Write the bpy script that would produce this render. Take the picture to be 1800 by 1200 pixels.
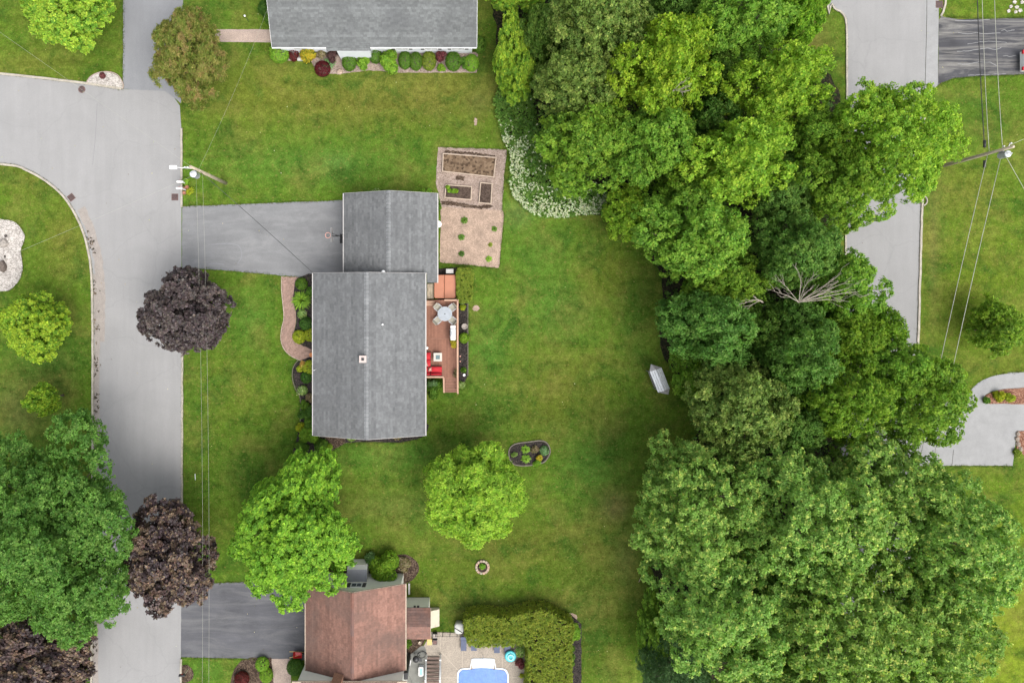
import bpy, bmesh, math, random
import numpy as np
from mathutils import Vector

# ------------------------------------------------------------------ scene, camera, light
scn = bpy.context.scene
for o in list(bpy.data.objects): bpy.data.objects.remove(o)
C = scn.collection
H, S, NX, NY = 66.0, 19.0, 820.0, 520.0      # drone height (m), photo pixels per metre on the ground, nadir pixel

cam_d = bpy.data.cameras.new('camera'); cam = bpy.data.objects.new('camera', cam_d); C.objects.link(cam)
cam.location = (0, 0, H); cam.rotation_euler = (0, 0, 0)
cam_d.sensor_width = 36; cam_d.lens = 36 * S * H / 1800
cam_d.shift_x = (900 - NX) / 1800; cam_d.shift_y = -(600 - NY) / 1800
cam_d.clip_start = 1; cam_d.clip_end = 2000
scn.camera = cam

SUN_EL, SUN_AZ = math.radians(60), math.radians(138)
w = bpy.data.worlds.new('World'); scn.world = w; w.use_nodes = True
nt = w.node_tree; nt.nodes.clear()
sky = nt.nodes.new('ShaderNodeTexSky'); sky.sky_type = 'NISHITA'; sky.sun_disc = False
sky.sun_elevation = SUN_EL; sky.sun_rotation = SUN_AZ; sky.dust_density = 4.0; sky.air_density = 1.0
hs = nt.nodes.new('ShaderNodeHueSaturation'); hs.inputs['Saturation'].default_value = 0.25
bg = nt.nodes.new('ShaderNodeBackground'); bg.inputs['Strength'].default_value = 0.15
wo = nt.nodes.new('ShaderNodeOutputWorld')
nt.links.new(sky.outputs[0], hs.inputs['Color']); nt.links.new(hs.outputs[0], bg.inputs['Color']); nt.links.new(bg.outputs[0], wo.inputs['Surface'])
sd = bpy.data.lights.new('sun', 'SUN'); sd.energy = 0.85; sd.angle = math.radians(45); sd.color = (1, 0.95, 0.88)
sun = bpy.data.objects.new('sun', sd); C.objects.link(sun)
sv = Vector((math.sin(SUN_AZ) * math.cos(SUN_EL), math.cos(SUN_AZ) * math.cos(SUN_EL), math.sin(SUN_EL)))
sun.rotation_euler = sv.to_track_quat('Z', 'Y').to_euler(); sun.location = (30, -30, 90)
vs = scn.view_settings; vs.view_transform = 'Standard'; vs.look = 'None'; vs.gamma = 1.0; vs.use_curve_mapping = False
vs.exposure = 1.40

# ------------------------------------------------------------------ helpers
R = random.Random(7)
def P(px, py, z=0.0):
    k = (1 - z / H) / S
    return ((px - NX) * k, (NY - py) * k, z)
def PX(px, z=0.0): return (px - NX) * (1 - z / H) / S
def PY(py, z=0.0): return (NY - py) * (1 - z / H) / S
def M(px, z=0.0): return px * (1 - z / H) / S          # pixel length to metres at height z

def tag(o, label=None, cat=None, group=None, kind=None):
    if label: o['label'] = label
    if cat: o['category'] = cat
    if group: o['group'] = group
    if kind: o['kind'] = kind
    return o
def thing(name, label, cat, loc, group=None, rz=0.0):
    o = bpy.data.objects.new(name, None); C.objects.link(o)
    o.location = loc; o.rotation_euler = (0, 0, rz); o.empty_display_size = 0.3
    return tag(o, label, cat, group)
def wloc(o):
    v = Vector((0, 0, 0))
    while o is not None: v += o.location; o = o.parent
    return v
def link(name, me, mat, parent=None, loc=None):
    o = bpy.data.objects.new(name, me); C.objects.link(o)
    if mat is not None: me.materials.append(mat)
    if parent is not None: o.parent = parent
    if loc is not None: o.location = loc
    return o

class MB:
    """collects faces; build() links them as ONE mesh object"""
    def __init__(s): s.v = []; s.f = []; s.c = []; s.sm = []
    def add(s, vs, fs, col=None, smooth=False):
        b = len(s.v); s.v += [tuple(p) for p in vs]
        for f in fs:
            s.f.append([b + i for i in f]); s.c.append(col); s.sm.append(smooth)
        return s
    def box(s, x0, x1, y0, y1, z0, z1, col=None):
        v = [(x0,y0,z0),(x1,y0,z0),(x1,y1,z0),(x0,y1,z0),(x0,y0,z1),(x1,y0,z1),(x1,y1,z1),(x0,y1,z1)]
        return s.add(v, [(3,2,1,0),(4,5,6,7),(0,1,5,4),(1,2,6,5),(2,3,7,6),(3,0,4,7)], col)
    def obox(s, c, hx, hy, hz, rz=0, col=None, top=1.0):
        ca, sa = math.cos(rz), math.sin(rz); v = []
        for dz, k in ((-hz, 1.0), (hz, top)):
            for dx, dy in ((-hx,-hy),(hx,-hy),(hx,hy),(-hx,hy)):
                v.append((c[0] + k*(dx*ca - dy*sa), c[1] + k*(dx*sa + dy*ca), c[2] + dz))
        return s.add(v, [(3,2,1,0),(4,5,6,7),(0,1,5,4),(1,2,6,5),(2,3,7,6),(3,0,4,7)], col)
    def prism(s, pts, z0, z1, col=None):
        n = len(pts); v = [(p[0], p[1], z0) for p in pts] + [(p[0], p[1], z1) for p in pts]
        f = [tuple(range(n - 1, -1, -1)), tuple(range(n, 2 * n))]
        f += [(i, (i + 1) % n, n + (i + 1) % n, n + i) for i in range(n)]
        return s.add(v, f, col)
    def sheet(s, pts, z, col=None): return s.add([(p[0], p[1], z) for p in pts], [tuple(range(len(pts)))], col)
    def tube(s, pts, rad, seg=6, col=None, cap=True):
        pts = [Vector(p) for p in pts]; n = len(pts)
        if not hasattr(rad, '__len__'): rad = [rad] * n
        v = []; f = []; prev = None
        for i, p in enumerate(pts):
            d = (pts[min(i+1, n-1)] - pts[max(i-1, 0)]).normalized()
            if prev is None: a = d.orthogonal().normalized()
            else: a = (prev - d * prev.dot(d)).normalized()
            prev = a; b = d.cross(a)
            for k in range(seg):
                t = 2 * math.pi * k / seg
                v.append(p + (a * math.cos(t) + b * math.sin(t)) * rad[i])
        for i in range(n - 1):
            for k in range(seg):
                f.append((i*seg + k, i*seg + (k+1) % seg, (i+1)*seg + (k+1) % seg, (i+1)*seg + k))
        if cap: f.append(tuple(range(seg - 1, -1, -1))); f.append(tuple(range((n-1)*seg, n*seg)))
        return s.add(v, f, col, True)
    def lathe(s, c, prof, seg=16, col=None, smooth=True, sx=1, sy=1):
        v = []; f = []; n = len(prof)
        for r, z in prof:
            for k in range(seg):
                t = 2 * math.pi * k / seg; v.append((c[0] + r*sx*math.cos(t), c[1] + r*sy*math.sin(t), c[2] + z))
        for i in range(n - 1):
            for k in range(seg): f.append((i*seg+k, i*seg+(k+1)%seg, (i+1)*seg+(k+1)%seg, (i+1)*seg+k))
        f.append(tuple(range(seg-1, -1, -1))); f.append(tuple(range((n-1)*seg, n*seg)))
        return s.add(v, f, col, smooth)
    def ring(s, c, r0, r1, z0, z1, seg=24, a0=0, a1=2*math.pi, col=None):
        v = []; full = abs(a1 - a0 - 2*math.pi) < 1e-6; n = seg if full else seg + 1
        for k in range(n):
            t = a0 + (a1 - a0) * k / seg; ca, sa = math.cos(t), math.sin(t)
            for r, z in ((r0, z0), (r1, z0), (r1, z1), (r0, z1)): v.append((c[0]+r*ca, c[1]+r*sa, c[2]+z))
        f = []
        for k in range(seg):
            a, b = k * 4, ((k + 1) % n) * 4
            for j in range(4): f.append((a+j, a+(j+1)%4, b+(j+1)%4, b+j))
        if not full: f += [(3,2,1,0), tuple(range((n-1)*4, n*4))]
        return s.add(v, f, col)
    def build(s, name, mat, parent=None, org=None, fix=True, kind=None):
        if parent is not None: org = wloc(parent)
        elif org is None: org = Vector((0, 0, 0))
        org = Vector(org)
        me = bpy.data.meshes.new(name)
        me.from_pydata([tuple(Vector(p) - org) for p in s.v], [], s.f)
        me.polygons.foreach_set('use_smooth', s.sm)
        if any(c is not None for c in s.c):
            at = me.color_attributes.new('Col', 'FLOAT_COLOR', 'CORNER'); arr = []
            for f, c in zip(s.f, s.c):
                c = c or (0.5, 0.5, 0.5); arr += [c[0], c[1], c[2], 1.0] * len(f)
            at.data.foreach_set('color', arr)
        if fix:
            bm = bmesh.new(); bm.from_mesh(me); bmesh.ops.recalc_face_normals(bm, faces=bm.faces[:]); bm.to_mesh(me); bm.free()
        o = link(name, me, mat, parent, None if parent is not None else org)
        if kind: o['kind'] = kind
        return o

def spline(pts, n=6, closed=False):
    """Catmull-Rom through pixel points"""
    out = []; N = len(pts)
    rng = range(N) if closed else range(N - 1)
    for i in rng:
        g = (lambda j: pts[j % N]) if closed else (lambda j: pts[min(max(j, 0), N - 1)])
        p0, p1, p2, p3 = g(i-1), g(i), g(i+1), g(i+2)
        for k in range(n):
            t = k / n; t2 = t*t; t3 = t2*t
            out.append(tuple(0.5*((2*p1[a]) + (-p0[a]+p2[a])*t + (2*p0[a]-5*p1[a]+4*p2[a]-p3[a])*t2 + (-p0[a]+3*p1[a]-3*p2[a]+p3[a])*t3) for a in (0, 1)))
    if not closed: out.append(tuple(pts[-1]))
    return out
def ragged(pts, step=6.0, amp=0.7, seed=1):
    """closed pixel outline subdivided and slightly uneven, like a real lawn edge"""
    r = random.Random(seed); out = []; N = len(pts)
    for i in range(N):
        a, b = pts[i], pts[(i+1) % N]; d = math.hypot(b[0]-a[0], b[1]-a[1]); n = max(1, int(d / step))
        for k in range(n):
            t = k / n; out.append((a[0] + (b[0]-a[0])*t + r.uniform(-amp, amp), a[1] + (b[1]-a[1])*t + r.uniform(-amp, amp)))
    return out
def W(pts, z=0.0): return [P(p[0], p[1], z)[:2] for p in pts]
def inpoly(x, y, poly):
    c = np.zeros(len(x), bool); n = len(poly); j = n - 1
    for i in range(n):
        xi, yi = poly[i]; xj, yj = poly[j]
        if yi != yj: c ^= ((yi > y) != (yj > y)) & (x < (xj - xi) * (y - yi) / (yj - yi) + xi)
        j = i
    return c

# ------------------------------------------------------------------ materials
def nodes(name):
    m = bpy.data.materials.new(name); m.use_nodes = True; t = m.node_tree
    return m, t, t.nodes['Principled BSDF'], t.nodes, t.links
def noise(t, scale, detail=4, rough=0.55, vec=None, dist=0.0):
    n = t.nodes.new('ShaderNodeTexNoise'); n.inputs['Scale'].default_value = scale; n.inputs['Detail'].default_value = detail
    n.inputs['Roughness'].default_value = rough; n.inputs['Distortion'].default_value = dist
    if vec is not None: t.links.new(vec, n.inputs['Vector'])
    return n.outputs['Fac']
def ramp(t, fac, stops):
    r = t.nodes.new('ShaderNodeValToRGB'); e = r.color_ramp.elements
    while len(e) < len(stops): e.new(0.5)
    for i, (p, c) in enumerate(stops):
        e[i].position = p; e[i].color = (c, c, c, 1) if not hasattr(c, '__len__') else (*c, 1)
    t.links.new(fac, r.inputs[0]); return r.outputs[0]
def mix(t, fac, a, b, mode='MIX'):
    n = t.nodes.new('ShaderNodeMix'); n.data_type = 'RGBA'; n.blend_type = mode
    for k, v in ((0, fac), (6, a), (7, b)):
        if isinstance(v, (int, float)): n.inputs[k].default_value = v
        elif isinstance(v, tuple): n.inputs[k].default_value = (*v, 1)
        else: t.links.new(v, n.inputs[k])
    return n.outputs[2]
def worldpos(t): return t.nodes.new('ShaderNodeNewGeometry').outputs['Position']
def bump(t, b, h, strength, dist):
    n = t.nodes.new('ShaderNodeBump'); n.inputs['Strength'].default_value = strength; n.inputs['Distance'].default_value = dist
    t.links.new(h, n.inputs['Height']); t.links.new(n.outputs[0], b.inputs['Normal'])

AK = 0.77      # real-world albedos for this exposure
def plain(name, col, rough=0.6, var=0.12, scale=3.0, metal=0.0, bmp=0.0, spec=0.4, fine=None):
    m, t, b, N, Lk = nodes(name); p = worldpos(t)
    col = tuple(c * AK for c in col); f = noise(t, scale, 5, 0.6, p)
    lo = tuple(c * (1 - var) for c in col); hi = tuple(min(1, c * (1 + var)) for c in col)
    c = ramp(t, f, [(0.3, lo), (0.7, hi)])
    if fine:
        g = noise(t, fine, 2, 0.6, p); c = mix(t, 0.5, c, ramp(t, g, [(0.35, 0.25), (0.65, 0.75)]), 'OVERLAY')
        if bmp: bump(t, b, g, bmp, 0.02)
    elif bmp: bump(t, b, f, bmp, 0.02)
    Lk.new(c, b.inputs['Base Color']); b.inputs['Roughness'].default_value = rough; b.inputs['Metallic'].default_value = metal
    b.inputs['Specular IOR Level'].default_value = spec
    return m
def attr_mat(name, rough=0.8, var=0.15, scale=8.0, spec=0.3, stain=None):
    m, t, b, N, Lk = nodes(name); p = worldpos(t)
    a = N.new('ShaderNodeAttribute'); a.attribute_name = 'Col'
    f = ramp(t, noise(t, scale, 3, 0.6, p), [(0.3, (1 - var) * AK), (0.7, (1 + var) * AK)])
    c = mix(t, 1.0, a.outputs['Color'], f, 'MULTIPLY')
    if stain:
        s = ramp(t, noise(t, stain[0], 4, 0.6, p, 0.6), [(0.42, 0.0), (0.68, stain[2])])
        c = mix(t, s, c, tuple(x * AK for x in stain[1]))
    Lk.new(c, b.inputs['Base Color']); b.inputs['Roughness'].default_value = rough; b.inputs['Specular IOR Level'].default_value = spec
    return m
def leaf_mat(name, trans=0.46, rough=0.6, vary=1.0):
    m, t, b, N, Lk = nodes(name)
    a = N.new('ShaderNodeAttribute'); a.attribute_name = 'Col'
    oi = N.new('ShaderNodeObjectInfo'); hv = N.new('ShaderNodeHueSaturation'); Lk.new(a.outputs['Color'], hv.inputs['Color'])
    for inp, lo, hi in (('Hue', 0.5 - .006 * vary, 0.5 + .008 * vary), ('Value', 1 - .07 * vary, 1 + .13 * vary), ('Saturation', 0.98, 0.94)):
        mr = N.new('ShaderNodeMapRange'); mr.inputs['To Min'].default_value = lo; mr.inputs['To Max'].default_value = hi; Lk.new(oi.outputs['Random'], mr.inputs['Value']); Lk.new(mr.outputs[0], hv.inputs[inp])
    lc_ = hv.outputs[0]
    Lk.new(lc_, b.inputs['Base Color']); b.inputs['Roughness'].default_value = rough; b.inputs['Specular IOR Level'].default_value = 0.2
    tr = N.new('ShaderNodeBsdfTranslucent'); tc = mix(t, 1.0, lc_, (1.25, 1.35, 0.6), 'MULTIPLY'); Lk.new(tc, tr.inputs['Color'])
    ms = N.new('ShaderNodeMixShader'); ms.inputs[0].default_value = trans
    Lk.new(b.outputs[0], ms.inputs[1]); Lk.new(tr.outputs[0], ms.inputs[2]); Lk.new(ms.outputs[0], N['Material Output'].inputs['Surface'])
    return m

def lawn_mat():
    m, t, b, N, Lk = nodes('lawn_grass'); p = worldpos(t)
    a = N.new('ShaderNodeAttribute'); a.attribute_name = 'Col'
    c = a.outputs['Color']
    n1 = noise(t, 0.30, 6, 0.68, p, 0.5)                      # dry and lush patches
    c = mix(t, ramp(t, n1, [(0.46, 0.0), (0.68, 0.62)]), c, (0.105, 0.103, 0.024))
    n2 = noise(t, 0.36, 6, 0.7, N_off(t, p, (31, 7, 0)), 0.6)
    c = mix(t, ramp(t, n2, [(0.48, 0.0), (0.66, 0.75)]), c, (0.022, 0.056, 0.008))
    n3 = noise(t, 1.5, 5, 0.75, p, 0.3)
    c = mix(t, 1.0, c, ramp(t, n3, [(0.3, 0.66), (0.7, 1.42)]), 'MULTIPLY')
    n4 = noise(t, 7.0, 4, 0.75, p)
    c = mix(t, 1.0, c, ramp(t, n4, [(0.3, 0.66), (0.7, 1.36)]), 'MULTIPLY')
    n5 = noise(t, 4.0, 3, 0.6, N_off(t, p, (3, 57, 0)))
    c = mix(t, ramp(t, n5, [(0.57, 0.0), (0.70, 0.6)]), c, (0.15, 0.13, 0.035))   # straw tips
    n6 = noise(t, 1.1, 3, 0.5, N_scale(t, p, (0.05, 1.0, 1.0)))
    c = mix(t, 1.0, c, ramp(t, n6, [(0.35, 0.93), (0.65, 1.07)]), 'MULTIPLY')   # mower passes
    Lk.new(c, b.inputs['Base Color']); b.inputs['Roughness'].default_value = 0.9; b.inputs['Specular IOR Level'].default_value = 0.0
    bump(t, b, noise(t, 14.0, 3, 0.7, p), 0.6, 0.06)
    return m
def N_off(t, vec, off):
    n = t.nodes.new('ShaderNodeVectorMath'); n.operation = 'ADD'; t.links.new(vec, n.inputs[0]); n.inputs[1].default_value = off
    return n.outputs[0]
def N_scale(t, vec, sc):
    n = t.nodes.new('ShaderNodeVectorMath'); n.operation = 'MULTIPLY'; t.links.new(vec, n.inputs[0]); n.inputs[1].default_value = sc
    return n.outputs[0]
def asphalt(name, col, streak=(1, 0.08, 1), amp=0.10, cracks=0.0, worn=None, crack_col=(0.08, 0.08, 0.08), stain=0.15):
    m, t, b, N, Lk = nodes(name); p = worldpos(t); col = tuple(x * AK for x in col); crack_col = tuple(x * AK for x in crack_col)
    if worn: worn = (tuple(x * AK for x in worn[0]), worn[1], worn[2])
    c = ramp(t, noise(t, 0.35, 5, 0.6, p, 0.3), [(0.3, tuple(x*(1-amp) for x in col)), (0.7, tuple(x*(1+amp*0.7) for x in col))])
    st = noise(t, 1.6, 4, 0.6, N_scale(t, p, streak))
    c = mix(t, 1.0, c, ramp(t, st, [(0.3, 1 - amp*0.7), (0.7, 1 + amp*0.6)]), 'MULTIPLY')
    if worn:
        wn = noise(t, 0.9, 6, 0.7, N_scale(t, p, worn[1]), 0.8)
        c = mix(t, ramp(t, wn, [(0.46, 0.0), (0.66, worn[2])]), c, worn[0])
    c = mix(t, ramp(t, noise(t, 0.8, 5, 0.7, N_off(t, p, (13, 4, 0)), 0.8), [(0.60, 0.0), (0.76, stain)]), c, tuple(x*0.62 for x in col))
    g = noise(t, 30.0, 2, 0.6, p)
    c = mix(t, 1.0, c, ramp(t, g, [(0.3, 0.88), (0.7, 1.12)]), 'MULTIPLY')
    if cracks:
        v = N.new('ShaderNodeTexVoronoi'); v.feature = 'DISTANCE_TO_EDGE'; v.inputs['Scale'].default_value = 0.16
        d = N.new('ShaderNodeVectorMath'); d.operation = 'ADD'; nn = t.nodes.new('ShaderNodeTexNoise'); nn.inputs['Scale'].default_value = 0.6; nn.inputs['Detail'].default_value = 5
        Lk.new(p, nn.inputs['Vector']); Lk.new(p, d.inputs[0]); Lk.new(N_scale(t, nn.outputs['Color'], (1.6, 1.6, 0)), d.inputs[1]); Lk.new(d.outputs[0], v.inputs['Vector'])
        f = ramp(t, v.outputs['Distance'], [(0.0, cracks), (0.010, 0.0)])
        c = mix(t, f, c, crack_col)
    Lk.new(c, b.inputs['Base Color']); b.inputs['Roughness'].default_value = 0.9; b.inputs['Specular IOR Level'].default_value = 0.2
    bump(t, b, g, 0.3, 0.01)
    return m
def speckle(name, stops, scale=7.0, rough=0.95, bmp=0.8):
    m, t, b, N, Lk = nodes(name); p = worldpos(t)
    v = N.new('ShaderNodeTexVoronoi'); v.inputs['Scale'].default_value = scale; Lk.new(p, v.inputs['Vector'])
    sp = N.new('ShaderNodeSeparateColor'); Lk.new(v.outputs['Color'], sp.inputs[0])
    c = ramp(t, sp.outputs[0], [(q, tuple(x * AK for x in cc)) for q, cc in stops])
    c = mix(t, 1.0, c, ramp(t, noise(t, 1.2, 4, 0.7, p), [(0.3, 0.78), (0.7, 1.2)]), 'MULTIPLY')
    Lk.new(c, b.inputs['Base Color']); b.inputs['Roughness'].default_value = rough; b.inputs['Specular IOR Level'].default_value = 0.15
    bump(t, b, v.outputs['Distance'], bmp, 0.03)
    return m

MT = dict(
    lawn=lawn_mat(), leaf=leaf_mat('leaves'), purple_leaf=leaf_mat('purple_leaves', 0.12, 0.42, 0.0), needle=leaf_mat('needles', 0.1, 0.7),
    bark=plain('bark', (0.13, 0.10, 0.075), 0.95, 0.35, 4, bmp=0.5), dead=plain('dead_wood', (0.30, 0.26, 0.21), 0.9, 0.25, 5),
    road=asphalt('weathered_asphalt', (0.270, 0.267, 0.264), amp=0.06, cracks=0.3, crack_col=(0.20, 0.20, 0.20)),
    drive=asphalt('driveway_asphalt', (0.185, 0.187, 0.190), (0.15, 1, 1), 0.12, worn=((0.26, 0.26, 0.26), (0.35, 1, 1), 0.45)),
    drive_n=asphalt('smooth_asphalt', (0.215, 0.219, 0.228), (1, 0.1, 1), 0.07),
    dark_drive=asphalt('sealed_asphalt', (0.064, 0.064, 0.070), (0.12, 1, 1), 0.3, worn=((0.25, 0.24, 0.22), (0.12, 1.5, 1), 0.9), stain=0.3),
    dark_drive2=asphalt('sealed_asphalt_smooth', (0.095, 0.096, 0.105), (0.12, 1, 1), 0.18, worn=((0.17, 0.17, 0.17), (0.2, 1.0, 1), 0.55), stain=0.3),
    concrete=asphalt('concrete', (0.28, 0.28, 0.278), (1, 1, 1), 0.1, stain=0.1),
    sand=plain('road_sand', (0.275, 0.245, 0.22), 0.95, 0.12, 1.5, fine=30),
    kerb=plain('kerb_concrete', (0.37, 0.335, 0.275), 0.9, 0.22, 1.6, bmp=0.3, fine=20),
    pink_conc=plain('pink_concrete', (0.359, 0.281, 0.234), 0.9, 0.12, 1.2, fine=18),
    mulch=speckle('dark_mulch', [(0.0, (0.012, 0.010, 0.010)), (0.6, (0.035, 0.030, 0.028)), (1.0, (0.075, 0.06, 0.05))], 14),
    brown_mulch=speckle('brown_mulch', [(0.0, (0.030, 0.019, 0.014)), (0.6, (0.076, 0.051, 0.036)), (1.0, (0.145, 0.106, 0.076))], 12),
    red_mulch=speckle('red_mulch', [(0.0, (0.090, 0.038, 0.022)), (0.6, (0.225, 0.105, 0.068)), (1.0, (0.315, 0.188, 0.128))], 11),
    litter=speckle('forest_litter', [(0.0, (0.010, 0.012, 0.006)), (0.6, (0.022, 0.025, 0.010)), (1.0, (0.06, 0.045, 0.025))], 8),
    gravel=speckle('pale_gravel', [(0.0, (0.240, 0.216, 0.192)), (0.5, (0.400, 0.368, 0.336)), (1.0, (0.528, 0.496, 0.456))], 12),
    pea=speckle('garden_gravel', [(0.0, (0.15, 0.11, 0.09)), (0.15, (0.235, 0.178, 0.146)), (0.6, (0.295, 0.228, 0.188)), (1.0, (0.37, 0.295, 0.25))], 15, bmp=0.4),
    sandbed=plain('sandy_soil', (0.325, 0.238, 0.180), 0.95, 0.24, 1.3, fine=12, bmp=0.4),
    soil=speckle('dry_soil', [(0.0, (0.050, 0.032, 0.020)), (0.4, (0.144, 0.097, 0.061)), (1.0, (0.194, 0.137, 0.090))], 5),
    soil_dark=speckle('moist_soil', [(0.0, (0.040, 0.027, 0.021)), (1.0, (0.100, 0.072, 0.056))], 8),
    timber=plain('pale_timber', (0.44, 0.35, 0.27), 0.8, 0.2, 3),
    pole=plain('pole_wood', (0.42, 0.355, 0.26), 0.85, 0.25, 3),
    shingle=attr_mat('roof_shingles', 0.9, 0.14, 5.0, 0.15, (0.55, (0.10, 0.103, 0.107), 0.38)),
    shingle_s=attr_mat('stained_shingles', 0.9, 0.16, 6, 0.2, (0.28, (0.10, 0.075, 0.065), 0.6)),
    underlay=plain('roof_felt', (0.10, 0.10, 0.105), 0.95, 0.1, 3), white=plain('white_paint', (0.78, 0.78, 0.77), 0.5, 0.05, 2), gutter=plain('gutter_white', (0.46, 0.44, 0.42), 0.45, 0.08, 2),
    siding=plain('white_siding', (0.74, 0.76, 0.79), 0.6, 0.05, 1.5), beige=plain('beige_siding', (0.83, 0.82, 0.74), 0.65, 0.06, 1.2),
    tan_siding=plain('tan_siding', (0.45, 0.38, 0.30), 0.65, 0.06, 1.2),
    shutter=plain('dark_shutter', (0.05, 0.045, 0.05), 0.5, 0.1, 2), glass=plain('window_glass', (0.06, 0.075, 0.09), 0.05, 0.1, 1, spec=0.8),
    brick=plain('chimney_brick', (0.32, 0.17, 0.11), 0.85, 0.25, 6), flash=plain('pink_cap', (0.480, 0.400, 0.368), 0.7, 0.1, 4),
    black=plain('black_metal', (0.025, 0.025, 0.027), 0.45, 0.2, 3), steel=plain('grey_steel', (0.42, 0.44, 0.47), 0.4, 0.12, 3, metal=0.3),
    galv=plain('galvanised', (0.60, 0.63, 0.66), 0.45, 0.1, 3, metal=0.2), rust=plain('rusty_iron', (0.15, 0.085, 0.075), 0.85, 0.3, 8),
    deck=attr_mat('deck_wood', 0.7, 0.14, 5, 0.3), rail=plain('rail_wood', (0.44, 0.27, 0.185), 0.7, 0.12, 3),
    dark_rail=plain('dark_wood', (0.12, 0.06, 0.045), 0.8, 0.2, 3), stairwood=attr_mat('stair_wood', 0.75, 0.15, 5, 0.3),
    tub=plain('tub_vinyl', (0.40, 0.155, 0.085), 0.5, 0.08, 1.2, spec=0.4), tubside=plain('tub_side', (0.16, 0.09, 0.06), 0.7, 0.15, 3),
    table=plain('grey_tabletop', (0.30, 0.33, 0.36), 0.35, 0.1, 4), sling=plain('chair_sling', (0.34, 0.32, 0.26), 0.8, 0.15, 6),
    red=plain('red_fabric', (0.48, 0.018, 0.028), 0.8, 0.12, 4), pinkc=plain('pink_fabric', (0.66, 0.34, 0.28), 0.85, 0.1, 6),
    firetop=plain('stone_top', (0.52, 0.49, 0.43), 0.7, 0.08, 5), fireglass=plain('fire_glass', (0.10, 0.16, 0.17), 0.25, 0.3, 12),
    paver=attr_mat('brick_pavers', 0.9, 0.15, 7, 0.2), edging=plain('edging', (0.16, 0.14, 0.11), 0.85, 0.2, 3),
    stone=attr_mat('field_stone', 0.9, 0.25, 5, 0.2), flag=asphalt('flagstone', (0.22, 0.22, 0.20), (1, 1, 1), 0.25, cracks=0.6, crack_col=(0.09, 0.09, 0.08)),
    patio=plain('patio_concrete', (0.310, 0.266, 0.216), 0.85, 0.08, 0.8, fine=16), patio_joint=plain('patio_joint', (0.403, 0.353, 0.288), 0.85, 0.08, 2),
    water=None, pool_white=plain('pool_white', (0.74, 0.79, 0.84), 0.35, 0.04, 2), navy=plain('lounger_fabric', (0.085, 0.10, 0.16), 0.75, 0.1, 5),
    aqua=plain('aqua_plastic', (0.06, 0.46, 0.52), 0.35, 0.1, 4), aqua_l=plain('aqua_light', (0.30, 0.70, 0.74), 0.35, 0.1, 4),
    orange=plain('orange_clay', (0.55, 0.22, 0.08), 0.8, 0.15, 6), ystraw=plain('yellow_wood', (0.58, 0.42, 0.16), 0.7, 0.12, 6),
    terracotta=plain('terracotta', (0.30, 0.13, 0.08), 0.85, 0.15, 6), cover=plain('pale_cover', (0.50, 0.50, 0.47), 0.6, 0.06, 3),
    redpaint=plain('red_paint', (0.42, 0.02, 0.02), 0.35, 0.1, 3), rubber=plain('rubber', (0.02, 0.02, 0.02), 0.8, 0.2, 4),
    wire=plain('aluminium_wire', (0.36, 0.36, 0.30), 0.5, 0.1, 1), cable=plain('black_cable', (0.03, 0.03, 0.03), 0.6, 0.1, 1),
    metalroof=plain('ribbed_metal', (0.66, 0.68, 0.70), 0.45, 0.12, 4, metal=0.2), darkmetal=plain('dark_metal', (0.36, 0.35, 0.345), 0.5, 0.15, 4, metal=0.2),
    greyroof=plain('grey_metal_roof', (0.215, 0.22, 0.245), 0.5, 0.08, 2), tanroof=plain('tan_panel', (0.52, 0.47, 0.36), 0.7, 0.08, 2),
    planter=plain('planter_grey', (0.30, 0.26, 0.23), 0.85, 0.15, 8), plant_green=plain('stem_green', (0.07, 0.12, 0.03), 0.8, 0.2, 6),
)
def water_mat():
    m, t, b, N, Lk = nodes('blue_pool_cover'); p = worldpos(t)
    c = ramp(t, noise(t, 2.0, 3, 0.5, p), [(0.3, (0.019, 0.09, 0.31)), (0.7, (0.034, 0.13, 0.39))])
    Lk.new(c, b.inputs['Base Color']); b.inputs['Roughness'].default_value = 0.3
    v = N.new('ShaderNodeTexVoronoi'); v.inputs['Scale'].default_value = 12; Lk.new(p, v.inputs['Vector']); bump(t, b, v.outputs['Distance'], 0.4, 0.02)
    return m
MT['water'] = water_mat()

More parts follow.
